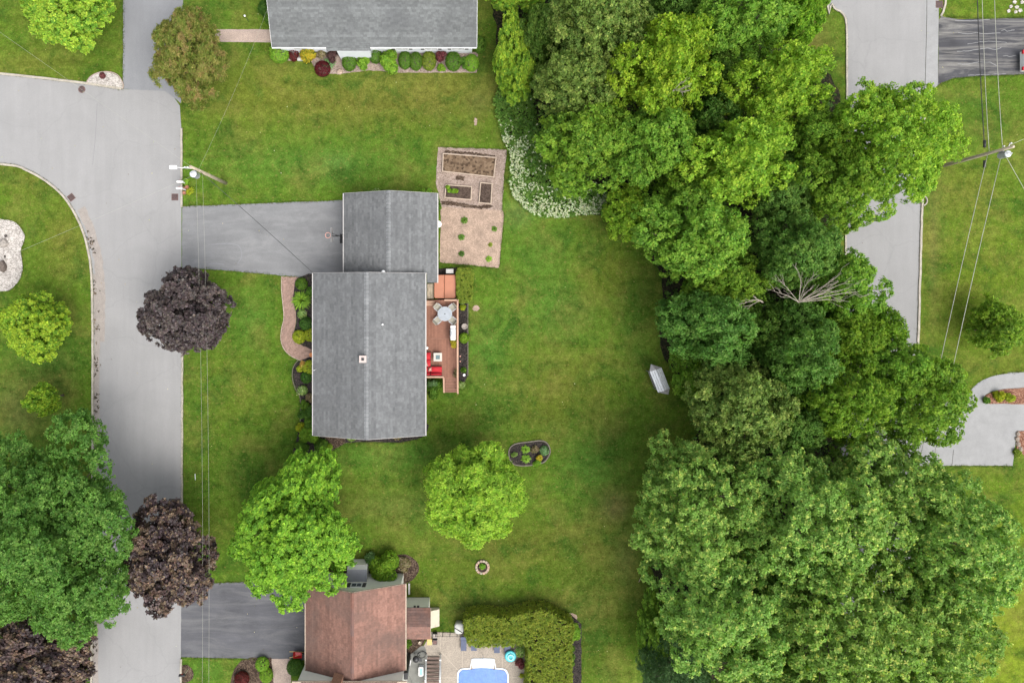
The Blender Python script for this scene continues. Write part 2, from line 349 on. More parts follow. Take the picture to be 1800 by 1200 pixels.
# ------------------------------------------------------------------ leaf geometry
def leaf_arrays(pos, nrm, col, rng, m=7, ll=0.26, lw=0.16, elev=(-0.15, 0.9), droop=0.12, cj=0.12, base=0.0):
    """rosettes of leaf quads round each tuft point"""
    N = len(pos)
    up = np.tile(np.array([[0.31, 0.17, 0.93]]), (N, 1)); t1 = np.cross(nrm, up); l = np.linalg.norm(t1, axis=1, keepdims=True)
    t1 = np.where(l < 1e-3, np.array([[1.0, 0, 0]]), t1 / np.maximum(l, 1e-6)); t2 = np.cross(nrm, t1)
    rep = lambda a: np.repeat(a, m, axis=0)
    az = (np.arange(m) * 2 * np.pi / m)[None, :] + rng.uniform(0, 6.28, (N, 1)) + rng.normal(0, 0.35, (N, m)); az = az.reshape(-1, 1)
    el = rng.uniform(elev[0], elev[1], (N * m, 1))
    tn = rep(t1) * np.cos(az) + rep(t2) * np.sin(az); n = rep(nrm)
    d = tn * np.cos(el) + n * np.sin(el); side = np.cross(n, tn)
    fn = np.cross(d, side)
    tw = rng.normal(0, 0.35, (N * m, 1)); side = side * np.cos(tw) + fn * np.sin(tw)
    L_ = ll * rng.uniform(0.7, 1.25, (N * m, 1)); Wd = lw * rng.uniform(0.75, 1.25, (N * m, 1))
    b = rep(pos) + d * base + rng.normal(0, ll * 0.18, (N * m, 3))
    v = np.stack([b, b + d * L_ * 0.5 + side * Wd * 0.5, b + d * L_ - n * L_ * droop, b + d * L_ * 0.5 - side * Wd * 0.5], axis=1).reshape(-1, 3)
    c = rep(col) * rng.uniform(1 - cj * 1.6, 1 + cj * 1.6, (N * m, 1)); c = np.clip(c * (1 + rng.normal(0, cj * 0.5, (N * m, 3))), 0.002, 0.9)
    return v, np.repeat(c, 4, axis=0)
def quads_obj(name, parts, mat, parent=None, org=(0, 0, 0), kind=None):
    v = np.concatenate([p[0] for p in parts]); c = np.concatenate([p[1] for p in parts]); n = len(v)
    if parent is not None: org = wloc(parent)
    v = (v - np.array(org)[None, :]).astype(np.float32)
    me = bpy.data.meshes.new(name); me.vertices.add(n); me.vertices.foreach_set('co', v.ravel())
    me.loops.add(n); me.loops.foreach_set('vertex_index', np.arange(n, dtype=np.int32))
    me.polygons.add(n // 4); me.polygons.foreach_set('loop_start', np.arange(0, n, 4, dtype=np.int32))
    me.update(calc_edges=True)
    at = me.color_attributes.new('Col', 'FLOAT_COLOR', 'POINT')
    at.data.foreach_set('color', np.concatenate([c, np.ones((n, 1))], axis=1).astype(np.float32).ravel())
    o = link(name, me, mat, parent, None if parent is not None else org)
    if kind: o['kind'] = kind
    return o
def palette(rng, n, cols, wts):
    cols = np.array(cols); i = rng.choice(len(cols), n, p=np.array(wts) / sum(wts)); return cols[i]
def unit(a): return a / np.maximum(np.linalg.norm(a, axis=1, keepdims=True), 1e-6)

# leaf style: lobe size, knob spacing, knob radius, rosettes per knob, leaves, leaf length, width, colours, weights, young-tip colour
STY = {
 'maple':  dict(wob=.5, ls=1.25, ks=.52, kr=.30, nr=11, m=5, ll=.19, lw=.145, cols=[(.105,.245,.012),(.13,.28,.014),(.165,.325,.017),(.08,.20,.010)], w=[4,4,2,2], tip=(.24,.42,.025)),
 'yellow': dict(lf=.95, ls=.9, ks=.48, kr=.28, nr=8, m=5, ll=.20, lw=.15, cols=[(.24,.34,.012),(.30,.39,.014),(.17,.29,.011),(.13,.24,.010)], w=[4,3,3,1.5], tip=(.42,.48,.02)),
 'locust': dict(wob=.5, ls=.85, ks=.46, kr=.28, nr=7, m=6, ll=.27, lw=.09, cols=[(.19,.34,.018),(.25,.40,.022),(.145,.27,.015)], w=[4,3,3], elev=(-.4,.7), tip=(.34,.47,.04)),
 'silver': dict(fill=.22, zs=.55, lf=.62, ls=1.45, ks=.58, kr=.42, nr=13, m=5, ll=.185, lw=.125, cols=[(.088,.205,.022),(.11,.235,.026),(.145,.28,.036),(.07,.17,.018)], w=[4,4,2,2], tip=(.19,.32,.05)),
 'walnut': dict(tl=.8, zs=.6, lf=1.0, ls=1.05, ks=.66, kr=.33, nr=11, m=5, ll=.185, lw=.115, cols=[(.17,.30,.05),(.15,.265,.044),(.18,.30,.054),(.215,.335,.064),(.125,.23,.038)], w=[2,4,3,2,2], tip=(.39,.45,.10)),
 'forest': dict(zs=.6, lf=.95, ls=1.0, ks=.62, kr=.38, nr=13, m=5, ll=.165, lw=.12, cols=[(.105,.23,.013),(.13,.265,.015),(.165,.305,.019),(.08,.185,.012)], w=[4,4,2,2], tip=(.21,.35,.03)),
 'bright': dict(fill=.17, zs=.58, lf=.92, ls=1.1, ks=.70, kr=.44, nr=14, m=5, ll=.18, lw=.125, cols=[(.165,.31,.013),(.20,.35,.016),(.25,.395,.020),(.125,.255,.012)], w=[4,4,2,2], tip=(.32,.46,.03)),
 'dark':   dict(ls=.95, ks=.58, kr=.35, nr=11, m=5, ll=.18, lw=.12, cols=[(.065,.15,.018),(.085,.18,.023),(.115,.215,.030)], w=[4,3,2], tip=(.15,.26,.04)),
 'grey':   dict(lf=.92, ls=1.0, ks=.60, kr=.35, nr=11, m=5, ll=.19, lw=.125, cols=[(.105,.185,.032),(.135,.22,.040),(.175,.26,.052),(.08,.15,.025)], w=[4,3,2,2], tip=(.25,.34,.08)),
 'purple': dict(wob=.5, ls=1.0, ks=.50, kr=.26, nr=6, m=6, ll=.24, lw=.20, cols=[(.060,.048,.051),(.080,.064,.066),(.105,.088,.085),(.045,.035,.038)], w=[4,4,2,2], tip=(.12,.10,.09)),
 'purple2':dict(wob=.5, ls=1.0, ks=.48, kr=.25, nr=6, m=6, ll=.22, lw=.17, cols=[(.055,.042,.045),(.075,.054,.052),(.13,.098,.068),(.10,.066,.050),(.042,.031,.034)], w=[4,3,2,2,2], tip=(.19,.14,.09)),
 'olive':  dict(ls=.8, ks=.46, kr=.27, nr=7, m=6, ll=.27, lw=.08, cols=[(.19,.20,.036),(.24,.215,.05),(.16,.195,.03),(.30,.205,.07)], w=[4,3,4,1.5], elev=(-.3,.8), tip=(.34,.28,.08)),
 'spruce': dict(ls=.7, ks=.42, kr=.26, nr=5, m=6, ll=.2, lw=.055, cols=[(.040,.092,.026),(.056,.12,.036),(.085,.16,.05)], w=[4,3,2], tip=(.10,.18,.06)),
}
for _k, _g in dict(maple=(1.2,1.13,1), yellow=(.90,1.0,1.4), olive=(.88,.99,.95), locust=(1.02,1.08,1.2), walnut=(1.04,1.03,.92), bright=(1.05,1.0,1), silver=(.86,.92,1.12), purple=(.78,.74,.70), purple2=(.85,.78,.74), dark=(1.15,1.08,1.), forest=(1.12,1.02,1.), grey=(1.15,1.1,1.05)).items():
    STY[_k]['cols'] = [tuple(a * b for a, b in zip(c, _g)) for c in STY[_k]['cols']]; STY[_k]['tip'] = tuple(a * b for a, b in zip(STY[_k]['tip'], _g))
def crown(rx, ry, zb, zt, st, seed):
    """leaf quads of a crown standing on the origin: lobes > shoots > rosettes > leaves"""
    rng = np.random.default_rng(seed); s = STY[st]; ls = s['ls'] * min(1.0, max(0.42, min(rx, ry) / 3.4))
    zc = zb + (zt - zb) * 0.42; c0 = np.array([0, 0, zc]); Rm = (rx + ry) / 2
    area = 2 * math.pi * rx * ry + math.pi * Rm * (zt - zb) * 0.5
    nl = max(7, int(s.get('lf', 1.1) * area / (math.pi * ls * ls)))
    k = np.arange(nl) + 0.5; zz = 1 - k / nl * 1.42; ph = k * 2.39996 + rng.uniform(0, 6.28)
    zz = np.clip(zz + rng.normal(0, 0.12, nl), -0.55, 1); ph = ph + rng.normal(0, 0.35, nl); rr = np.sqrt(np.maximum(0, 1 - zz * zz))
    wk = s.get('wob', 1.0); wob = 1 + wk * 0.10 * np.sin(2 * ph + rng.uniform(0, 6)) + wk * 0.09 * np.sin(3 * ph + rng.uniform(0, 6)) + wk * 0.08 * np.sin(5 * ph + rng.uniform(0, 6)) + 0.05 * np.sin(9 * ph + rng.uniform(0, 6))
    shr = np.maximum(0.15, 1 - ls * 0.75 / np.array([rx, ry])); f = rng.uniform(s.get('zs', .68) + .08, 1.10, nl) * wob
    rz = np.where(zz > 0, (zt - zc) - ls * 0.5, (zc - zb) - ls * 0.3)
    lc = np.stack([rr * np.cos(ph) * rx * shr[0] * f, rr * np.sin(ph) * ry * shr[1] * f, zc + zz * rz * rng.uniform(s.get('zs', .68), 1.06, nl)], axis=1)
    lr = ls * rng.uniform(0.55, 1.2, nl); SQ = np.array([[1, 1, 0.74]])
    K = []; KN = []
    for i in range(nl):
        n = int(2.6 * math.pi * lr[i] ** 2 / s['ks'] ** 2) + 2
        d = unit(rng.normal(0, 1, (n, 3))); out = unit((lc[i] - c0)[None, :]); d = unit(d + out * 0.35 + np.array([[0, 0, 0.45]]))
        p = lc[i] + d * lr[i] * rng.uniform(0.75, 1.12, (n, 1)) * SQ
        keep = np.ones(n, bool)
        for j in np.nonzero(np.linalg.norm(lc - lc[i], axis=1) < lr[i] + lr)[0]:
            if j != i: keep &= np.linalg.norm((p - lc[j]) / SQ, axis=1) > lr[j] * 0.78
        K.append(p[keep]); KN.append(unit(d + np.array([[0, 0, 0.4]]))[keep])
    K = np.concatenate(K); KN = np.concatenate(KN); nk = len(K); nr = s['nr']
    kc = palette(rng, nk, s['cols'], s['w'])
    d = unit(np.repeat(KN, nr, axis=0) * 1.0 + rng.normal(0, 0.62, (nk * nr, 3)))
    pos = np.repeat(K, nr, axis=0) + d * s['kr'] * rng.uniform(0.55, 1.1, (nk * nr, 1)); el = s.get('elev', (-0.15, 0.85))
    col = np.repeat(kc, nr, axis=0) * rng.uniform(0.88, 1.12, (nk * nr, 1))
    parts = [leaf_arrays(pos, unit(d + np.array([[0, 0, 0.25]])), col, rng, s['m'], s['ll'], s['lw'], el)]
    ti = rng.random(nk) < 0.75                                       # young shoots
    parts.append(leaf_arrays(K[ti] + KN[ti] * s['kr'] * 1.12, KN[ti], np.tile([s['tip']], (int(ti.sum()), 1)) * rng.uniform(.7, 1.15, (int(ti.sum()), 1)), rng, 6, s['ll'] * s.get('tl', .72), s['lw'] * s.get('tl', .75), (.0, .9)))
    nf = int(nk * nr * s.get('fill', 0.12)); d = unit(rng.normal(0, 1, (nf, 3))); q = rng.uniform(0.35, 0.8, (nf, 1)); d[:, 2] = np.abs(d[:, 2]) - 0.2   # leaves inside
    parts.append(leaf_arrays(c0 + d * q * np.array([[rx, ry, zt - zc]]), unit(d + np.array([[0, 0, 0.8]])), palette(rng, nf, s['cols'], s['w']), rng, s['m'], s['ll'] * 1.3, s['lw'] * 1.3, el))
    return parts, lc
PROTO = {}; ORDER = {}
def crown_mesh(st, R_, h, seed):
    """crown meshes shared by trees of one kind and about one size (two shapes each)"""
    cls = 0 if R_ < 2.3 else (1 if R_ < 4.4 or st in ('forest', 'purple2') else (2 if R_ < 6.4 or st == 'walnut' else 3)); R0 = (1.9, 3.4, 5.0, 7.6)[cls]; h0 = (3.6, 7.0, 10.0, 11.0)[cls]
    n = ORDER.get((st, cls), 0); ORDER[(st, cls)] = n + 1; key = (st, cls, n % 2 if st in ('walnut', 'forest') else 0)
    if key not in PROTO:
        parts, lc = crown(R0, R0, 1.0, 1.0 + h0, st, seed)
        o = quads_obj('crown', parts, MT['purple_leaf'] if 'purple' in st else MT['leaf']); PROTO[key] = (o.data, lc, R0, h0); bpy.data.objects.remove(o)
    return PROTO[key]
def tree(name, label, px, py, rxp, ryp, zt, zb, st, seed, group=None, cat='tree', trunk_r=None, egg=False):
    zc = zb + (zt - zb) * 0.42; r = random.Random(seed)
    x, y, _ = P(px, py, zc); rx, ry = M(rxp, zc) * .95, M(ryp, zc) * .95
    root = thing(name, label, cat, (x, y, 0), group)
    me, lc, R0, h0 = crown_mesh(st, (rx + ry) / 2, zt - zb, seed)
    even = max(rx, ry) / min(rx, ry) < 1.12 and not egg; an = r.uniform(0, 6.28) if even else r.choice((0, math.pi))
    if egg:                                                        # crown narrower towards the north
        an = 0.0; v = np.zeros(len(me.vertices) * 3, np.float32); me.vertices.foreach_get('co', v); v = v.reshape(-1, 3); t_ = np.clip(v[:, 1] / R0, 0, 1.2)
        v[:, 0] = v[:, 0] * (1 - .36 * t_ ** 1.3) + .22 * R0 * t_ ** 1.3; me.vertices.foreach_set('co', v.ravel()); me.update()
    sx, sy, sz = ((rx + ry) / 2 / R0,) * 2 + ((zt - zb) / h0,) if even else (rx / R0, ry / R0, (zt - zb) / h0)
    cr = bpy.data.objects.new('crown', me); C.objects.link(cr); cr.parent = root
    cr.location = (0, 0, zb - 1.0 * sz); cr.rotation_euler = (0, 0, an); cr.scale = (sx, sy, sz)
    ca, sa = math.cos(an), math.sin(an); lcw = [Vector((x + (p[0]*sx*ca - p[1]*sy*sa), y + (p[0]*sx*sa + p[1]*sy*ca), p[2]*sz + zb - sz)) for p in lc]
    tr = trunk_r or 0.05 + 0.035 * (rx + ry) / 2 * 1.2
    b = MB(); top = zb + (zt - zb) * 0.55
    pts = [(x, y, -0.1), (x + r.uniform(-.08, .08), y + r.uniform(-.08, .08), zb * 0.5), (x + r.uniform(-.2, .2), y + r.uniform(-.2, .2), zb), (x + r.uniform(-.3, .3), y + r.uniform(-.3, .3), top)]
    b.tube(pts, [tr * 1.35, tr, tr * 0.85, tr * 0.3], 8)
    r.shuffle(lcw)
    for e in lcw[:26]:
        t = r.uniform(0.15, 0.85); a = Vector(pts[2]).lerp(Vector(pts[3]), t); mid = a.lerp(e, 0.5) + Vector((r.uniform(-.3, .3), r.uniform(-.3, .3), r.uniform(0, .4)))
        b.tube([a, mid, e], [tr * 0.38, tr * 0.22, 0.015], 5)
    b.build('trunk', MT['bark'], root, fix=False)
    return root

def ball_pts(rng, n, c, rx, ry, rz, zmin=-0.2, jit=0.06):
    d = unit(rng.normal(0, 1, (int(n * 1.7), 3))); d = d[d[:, 2] > zmin][:n]
    p = np.array(c)[None, :] + d * np.array([[rx, ry, rz]]) * rng.uniform(1 - jit * 2, 1 + jit, (len(d), 1))
    return p, unit(d / np.array([[rx, ry, rz]]))
PAL = dict(green=([(0.072,0.162,0.012),(0.098,0.200,0.015),(0.128,0.238,0.019)], [4,3,1]), dark=([(0.043,0.115,0.012),(0.060,0.145,0.015),(0.081,0.170,0.019)], [4,3,1]),
           yellow=([(0.289,0.340,0.010),(0.357,0.383,0.014),(0.212,0.289,0.010)], [4,2,2]), gold=([(0.527,0.425,0.025),(0.425,0.374,0.025),(0.170,0.238,0.017)], [4,2,1.4]),
           lime=([(0.162,0.306,0.015),(0.221,0.357,0.019),(0.119,0.238,0.012)], [4,3,2]), red=([(0.111,0.014,0.015),(0.153,0.020,0.020),(0.072,0.011,0.013)], [4,2,2]),
           plum=([(0.102,0.047,0.047),(0.136,0.072,0.064),(0.072,0.036,0.036)], [4,2,2]), hosta=([(0.204,0.306,0.068),(0.357,0.425,0.187),(0.119,0.212,0.034)], [4,2,2]),
           blue=([(0.128,0.246,0.085),(0.187,0.306,0.136),(0.085,0.178,0.051)], [4,2,2]), orange=([(0.527,0.238,0.068),(0.442,0.340,0.060),(0.170,0.238,0.034)], [3,2,2]),
           tan=([(0.306,0.246,0.153),(0.230,0.178,0.102),(0.170,0.162,0.060)], [3,2,2]), olive=([(0.170,0.230,0.019),(0.221,0.272,0.025),(0.119,0.183,0.014)], [4,3,2]),
           maroon=([(0.178,0.047,0.051),(0.230,0.072,0.068),(0.119,0.034,0.038)], [4,2,2]))
def shrub(name, label, px, py, rp, h, style='ball', pal='green', seed=1, ryp=None, group=None, cat='shrub', z0=0.0, flowers=None):
    zc = z0 + h * 0.5; x, y, _ = P(px, py, zc); rx = M(rp, zc); ry = M(ryp or rp, zc); rng = np.random.default_rng(seed * 17 + 3)
    root = thing(name, label, cat, (x, y, z0), group); cols, wts = PAL[pal]; parts = []
    if style == 'ball':                       # clipped, dense small leaves
        rx *= 1.04; ry *= 1.04; n = int(2 * math.pi * rx * ry * 2.0 / 0.008) + 30
        p, nn = ball_pts(rng, n, (x, y, z0 + h * 0.48), rx, ry, h * 0.52, -0.75, 0.04); col = palette(rng, len(p), cols, wts)
        parts.append(leaf_arrays(p, nn, col, rng, 5, 0.09, 0.055, (-0.15, 0.6)))
    elif style == 'loose':                    # open bush with clumps
        nl = 9; q = unit(rng.normal(0, 1, (nl, 3))); q[:, 2] = np.abs(q[:, 2]); 
        for i in range(nl):
            cc = np.array([x, y, z0 + h * 0.35]) + q[i] * np.array([rx * .62, ry * .62, h * .42]); rr = 0.45 * min(rx, ry) * rng.uniform(.75, 1.2)
            n = int(4 * math.pi * rr * rr / 0.016) + 8; p, nn = ball_pts(rng, n, cc, rr, rr, min(rr, h * .4), -0.4, 0.15)
            parts.append(leaf_arrays(p, nn, palette(rng, len(p), cols, wts), rng, 6, 0.14, 0.085, (-.15, .65)))
    elif style == 'spiky':                    # arching strap leaves
        n = int(220 * rx) + 40; a = rng.uniform(0, 6.28, n); e = rng.uniform(0.35, 1.35, n); L_ = (rx + ry) / 2 * rng.uniform(0.75, 1.15, n) * 1.1
        d = np.stack([np.cos(a) * np.cos(e), np.sin(a) * np.cos(e), np.sin(e)], 1); sd = np.stack([-np.sin(a), np.cos(a), np.zeros(n)], 1)
        b = np.array([[x, y, z0 + .02]]) + d * [[rx * .15, ry * .15, 0]]; wv = 0.035 * rng.uniform(.7, 1.4, (n, 1)); hz = np.stack([np.cos(a), np.sin(a), np.zeros(n)], 1)
        mid = b + d * (L_ * .62)[:, None]; tip = mid + (hz * .85 + np.array([[0, 0, -.15]])) * (L_ * .5)[:, None]
        c = palette(rng, n, cols, wts) * rng.uniform(.8, 1.25, (n, 1))
        for A, B_, wa, wb in ((b, mid, wv * .7, wv), (mid, tip, wv, wv * .15)):
            parts.append((np.stack([A - sd * wa, A + sd * wa, B_ + sd * wb, B_ - sd * wb], 1).reshape(-1, 3), np.repeat(c, 4, 0)))
    elif style == 'hosta':                    # broad leaves in a mound
        n = int(140 * rx * ry / 0.2) + 26; p, nn = ball_pts(rng, n, (x, y, z0 + h * .3), rx * .8, ry * .8, h * .6, 0.0, 0.12)
        parts.append(leaf_arrays(p, nn, palette(rng, len(p), cols, wts), rng, 3, 0.17, 0.12, (-.3, .3), 0.25))
    fo = quads_obj('foliage', parts, MT['leaf'], root)
    if flowers:
        n = int(12 + 30 * rx); p, nn = ball_pts(rng, n, (x, y, z0 + h * .5), rx * .95, ry * .95, h * .55, 0.1, 0.05)
        quads_obj('flowers', [leaf_arrays(p, nn, np.tile(np.array([flowers]), (len(p), 1)), rng, 4, 0.07, 0.06, (-.1, .3))], MT['leaf'], root)
    b = MB(); r = random.Random(seed)
    for i in range(4):
        a = r.uniform(0, 6.28); b.tube([(x + .03 * math.cos(a), y + .03 * math.sin(a), z0 - 0.03), (x + rx * .4 * math.cos(a), y + ry * .4 * math.sin(a), z0 + h * .55)], [0.018, 0.008], 5)
    b.build('stem', MT['bark'], root, fix=False)
    return root

# ------------------------------------------------------------------ the setting: lawn, roads, drives, beds
def make_lawn():
    inner_x = np.arange(-52, 64, 0.8); inner_y = np.arange(-46, 36, 0.8)
    gx = np.concatenate([[-420, -220, -110, -70], inner_x, [80, 120, 230, 430]]); gy = np.concatenate([[-420, -220, -110, -60], inner_y, [50, 110, 220, 420]])
    X, Y = np.meshgrid(gx, gy); nx, ny = len(gx), len(gy)
    col = np.zeros((ny, nx, 3)); col[:] = (0.056, 0.099, 0.011)
    for px, py, rx, ry, c, s in LAWN_PATCHES:
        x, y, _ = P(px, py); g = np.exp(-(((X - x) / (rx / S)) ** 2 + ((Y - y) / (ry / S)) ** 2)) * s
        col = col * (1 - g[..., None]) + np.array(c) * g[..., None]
    v = np.stack([X.ravel(), Y.ravel(), np.zeros(X.size)], 1)
    i = np.arange((ny - 1) * nx).reshape(ny - 1, nx)[:, :-1].ravel(); f = np.stack([i, i + 1, i + nx + 1, i + nx], 1)
    me = bpy.data.meshes.new('lawn'); me.from_pydata(v.tolist(), [], f.tolist())
    at = me.color_attributes.new('Col', 'FLOAT_COLOR', 'POINT'); at.data.foreach_set('color', np.concatenate([col.reshape(-1, 3), np.ones((X.size, 1))], 1).astype(np.float32).ravel())
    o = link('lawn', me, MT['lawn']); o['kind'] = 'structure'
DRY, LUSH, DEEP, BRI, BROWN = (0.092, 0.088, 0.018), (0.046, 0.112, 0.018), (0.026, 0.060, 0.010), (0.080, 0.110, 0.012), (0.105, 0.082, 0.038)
LAWN_PATCHES = [
    (600, 175, 300, 45, DRY, .75), (780, 150, 90, 50, DRY, .55), (480, 130, 90, 40, DRY, .4), (560, 290, 200, 40, LUSH, .5), (60, 110, 90, 25, DRY, .6), (60, 20, 60, 30, DRY, .3),
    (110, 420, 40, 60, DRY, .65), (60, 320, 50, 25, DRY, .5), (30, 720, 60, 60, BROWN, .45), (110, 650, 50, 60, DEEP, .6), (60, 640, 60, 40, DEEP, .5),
    (440, 560, 40, 60, LUSH, .5), (420, 690, 45, 60, DRY, .25), (440, 820, 80, 70, DEEP, .5), (340, 720, 14, 260, DEEP, .35),  # includes the maple's shade on the grass west of it, painted as colour
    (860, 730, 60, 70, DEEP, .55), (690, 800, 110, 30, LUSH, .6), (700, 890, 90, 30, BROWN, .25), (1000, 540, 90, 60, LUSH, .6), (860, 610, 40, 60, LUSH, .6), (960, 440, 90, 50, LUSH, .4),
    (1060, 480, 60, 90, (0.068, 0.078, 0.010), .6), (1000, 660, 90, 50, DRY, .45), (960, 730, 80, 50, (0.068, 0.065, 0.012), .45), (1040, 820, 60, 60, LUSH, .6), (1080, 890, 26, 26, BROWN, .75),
    (1100, 980, 26, 50, BROWN, .45), (920, 960, 150, 50, (0.058, 0.065, 0.012), .7), (1040, 1080, 60, 120, (0.037, 0.048, 0.010), .75), (800, 1040, 70, 50, (0.061, 0.068, 0.012), .5), (880, 1070, 110, 12, (0.034, 0.027, 0.014), .8),  # last patch paints the hedge's shadow along its north side
    (1720, 480, 110, 160, BRI, .65), (1700, 330, 50, 40, DRY, .45), (1640, 430, 14, 120, (0.102, 0.082, 0.034), .5), (1730, 200, 70, 50, DEEP, .35), (1760, 1100, 120, 190, (.115, .150, .014), .95), (1700, 20, 60, 30, BRI, .4), (1770, 640, 60, 30, DRY, .4),
    (1420, 80, 40, 60, (0.088, 0.068, 0.024), .6), (360, 1180, 60, 25, LUSH, .5), (140, 1170, 40, 30, LUSH, .5), (840, 180, 20, 20, BROWN, .3), (910, 375, 25, 20, (0.068, 0.136, 0.041), .6), (590, 290, 30, 20, (0.068, 0.129, 0.034), .35),
    (450, 160, 60, 60, BRI, .35), (350, 60, 60, 60, LUSH, .4), (1060, 780, 90, 60, DEEP, .3), (1120, 560, 30, 120, DEEP, .5),  # last patch is tree shade at the wood's west edge, put into the grass colour
]
make_lawn()

def struct(name, pts, z, mat, thick=None):
    b = MB(); p = W(pts)
    if thick: b.prism(p, z, z + thick)
    else: b.sheet(p, z)
    return tag(b.build(name, MT[mat], fix=bool(thick)), kind='structure')

kerb_w = spline([(-900, 250), (-200, 282), (0, 288), (50, 300), (95, 328), (125, 362), (148, 410), (161, 470), (164, 560), (164, 760), (163, 1000), (162, 1200), (160, 1900)], 6)
kerb_n = [(-900, 60), (0, 130), (75, 138), (150, 147), (214, 157)]
road_w = kerb_n + [(290, 160), (306, 172), (316, 186), (319, 230), (319, 365), (319, 480), (320, 700), (319, 1024), (318, 1156), (317, 1900)] + kerb_w[::-1]
struct('road', road_w, 0.008, 'road')
kerb_e = [(1648, -900), (1650, 30), (1648, 40), (1649, 150), (1628, 166), (1624, 180), (1622, 300), (1618, 420), (1613, 600), (1609, 704), (1607, 820), (1596, 1200), (1575, 1900)]
road_e = spline([(1440, -900), (1452, -60), (1462, 8), (1480, 24), (1487, 46), (1488, 130), (1487, 300), (1484, 600), (1478, 820), (1466, 1200), (1440, 1900)], 4)
struct('road', road_e + kerb_e[::-1], 0.008, 'road')
# gutters washed with sand, painted by the water that runs there
def strip(name, line, w0, w1, z, mat, thick=None):
    a = []; b_ = []
    for i, p in enumerate(line):
        q0, q1 = line[max(i-1, 0)], line[min(i+1, len(line)-1)]; d = (q1[0]-q0[0], q1[1]-q0[1]); l = math.hypot(*d) or 1; n = (-d[1]/l, d[0]/l)
        a.append((p[0] + n[0]*w0, p[1] + n[1]*w0)); b_.append((p[0] + n[0]*w1, p[1] + n[1]*w1))
    return struct(name, a + b_[::-1], z, mat, thick)
def sub(line, step=20):
    out = []
    for a, b in zip(line, line[1:]):
        n = max(1, int(math.hypot(b[0]-a[0], b[1]-a[1]) / step)); out += [(a[0]+(b[0]-a[0])*k/n, a[1]+(b[1]-a[1])*k/n) for k in range(n)]
    return out + [line[-1]]
def wig(line, amp, seed):
    r = random.Random(seed); return [(p[0] + r.uniform(-amp, amp), p[1] + r.uniform(-amp, amp)) for p in line]
kw_vis = [p for p in kerb_w if -400 < p[0] and p[1] < 1700]
strip('kerb', wig(sub(kw_vis, 14), .25, 2), 2.4, -1.0, 0.0, 'kerb', 0.11)
strip('kerb', wig(sub(kerb_n, 14), .25, 3), -2.2, 1.6, 0.0, 'kerb', 0.11)
strip('kerb', wig(sub([(319.5, 226), (319.5, 364)], 10), .3, 4), -1.6, 1.6, 0.0, 'kerb', 0.10)
strip('kerb', wig(sub([(320.5, 478), (320.5, 700), (319.5, 1022)], 14), .4, 5), -1.6, 1.4, 0.0, 'kerb', 0.07)
strip('kerb', wig(sub([(318.5, 1157), (317.5, 1700)], 14), .3, 6), -1.5, 1.5, 0.0, 'kerb', 0.10)
strip('kerb', wig(sub(kerb_e[5:10], 12), .5, 7), -2.2, 1.4, 0.0, 'kerb', 0.11)
strip('kerb', wig(sub([(1661, -500), (1662, -10), (1661, 8), (1657, 22), (1653, 29)], 8), .2, 8), -1.6, 1.6, 0.0, 'kerb', 0.11)
strip('kerb', wig(sub([p for p in road_e if -500 < p[1] < 700], 14), .3, 9), -1.6, 1.2, 0.0, 'kerb', 0.10)
strip('gutter_sand', wig(sub([p for p in kerb_w if 470 < p[1] < 1400], 12), .8, 11), -1.5, -11, 0.012, 'sand')
strip('gutter_sand', wig(sub([(133, 372), (150, 410), (161, 455), (166, 500), (166, 600)], 6), 1.2, 12), -4, -19, 0.0135, 'sand')
strip('road_apron', sub([(1650, -500), (1650, 30), (1648, 150)], 30), 0, 24, 0.012, 'concrete')

struct('driveway', ragged([(220, -600), (322, -600), (322, 60), (318, 182), (304, 170), (290, 160), (216, 157)], 8, .5, 21), 0.014, 'drive_n')
struct('driveway', ragged([(320, 363), (420, 359), (520, 355), (640, 351), (640, 500), (552, 490), (460, 481), (380, 474), (320, 472)], 8, .5, 22), 0.014, 'drive')
struct('driveway', ragged(spline([(1800+400, 28), (1800, 32), (1720, 34), (1685, 34), (1664, 31), (1656, 28)], 3) + [(1650, 36), (1649, 150), (1655, 146), (1675, 138), (1720, 134), (1800, 131), (2200, 128)], 8, .5, 23), 0.016, 'dark_drive')
struct('driveway', ragged([(319, 1030), (350, 1026), (400, 1023), (560, 1020), (560, 1160), (480, 1158), (400, 1156), (318, 1154)], 8, .5, 24), 0.016, 'dark_drive2')
drv_e = [(1606, 706), (1660, 706), (1690, 706)] + spline([(1690, 706), (1702, 690), (1722, 671), (1748, 660), (1775, 656), (1800, 654), (2100, 650)], 5)[1:] + \
        [(2100, 682), (1800, 682)] + spline([(1800, 682), (1765, 684), (1738, 690), (1727, 702), (1733, 709), (1760, 709)], 4)[1:] + [(1800, 709), (2100, 709), (2100, 755), (1800, 757), (1787, 758), (1782, 800), (1780, 818), (1632, 818), (1604, 818)]
struct('driveway', ragged(drv_e, 8, .3, 25), 0.016, 'concrete')
struct('path', ragged([(378, 52), (482, 52), (482, 75), (378, 74)], 8, .3, 26), 0.012, 'pink_conc')
struct('path', ragged([(477, 1157), (511, 1157), (513, 1300), (478, 1300)], 8, .3, 27), 0.022, 'pink_conc')
for a, b_ in (((1693, 706), (1692, 735)), ((1676, 790), (1673, 818)), ((1640, 790), (1636, 818))):
    strip('concrete_joint', sub([a, b_], 10), -.35, .35, 0.0195, 'litter')
strip('concrete_joint', sub([(1630, -500), (1629, 30), (1626, 150), (1622, 172)], 20), -.4, .4, 0.0165, 'litter')
strip('asphalt_seam', sub([(1556, -300), (1556, 60), (1555, 150), (1552, 600)], 20), -.4, .4, 0.0125, 'concrete')
strip('asphalt_seam', sub([(171, 182), (168, 240), (163, 290)], 12), -.35, .35, 0.0125, 'drive')
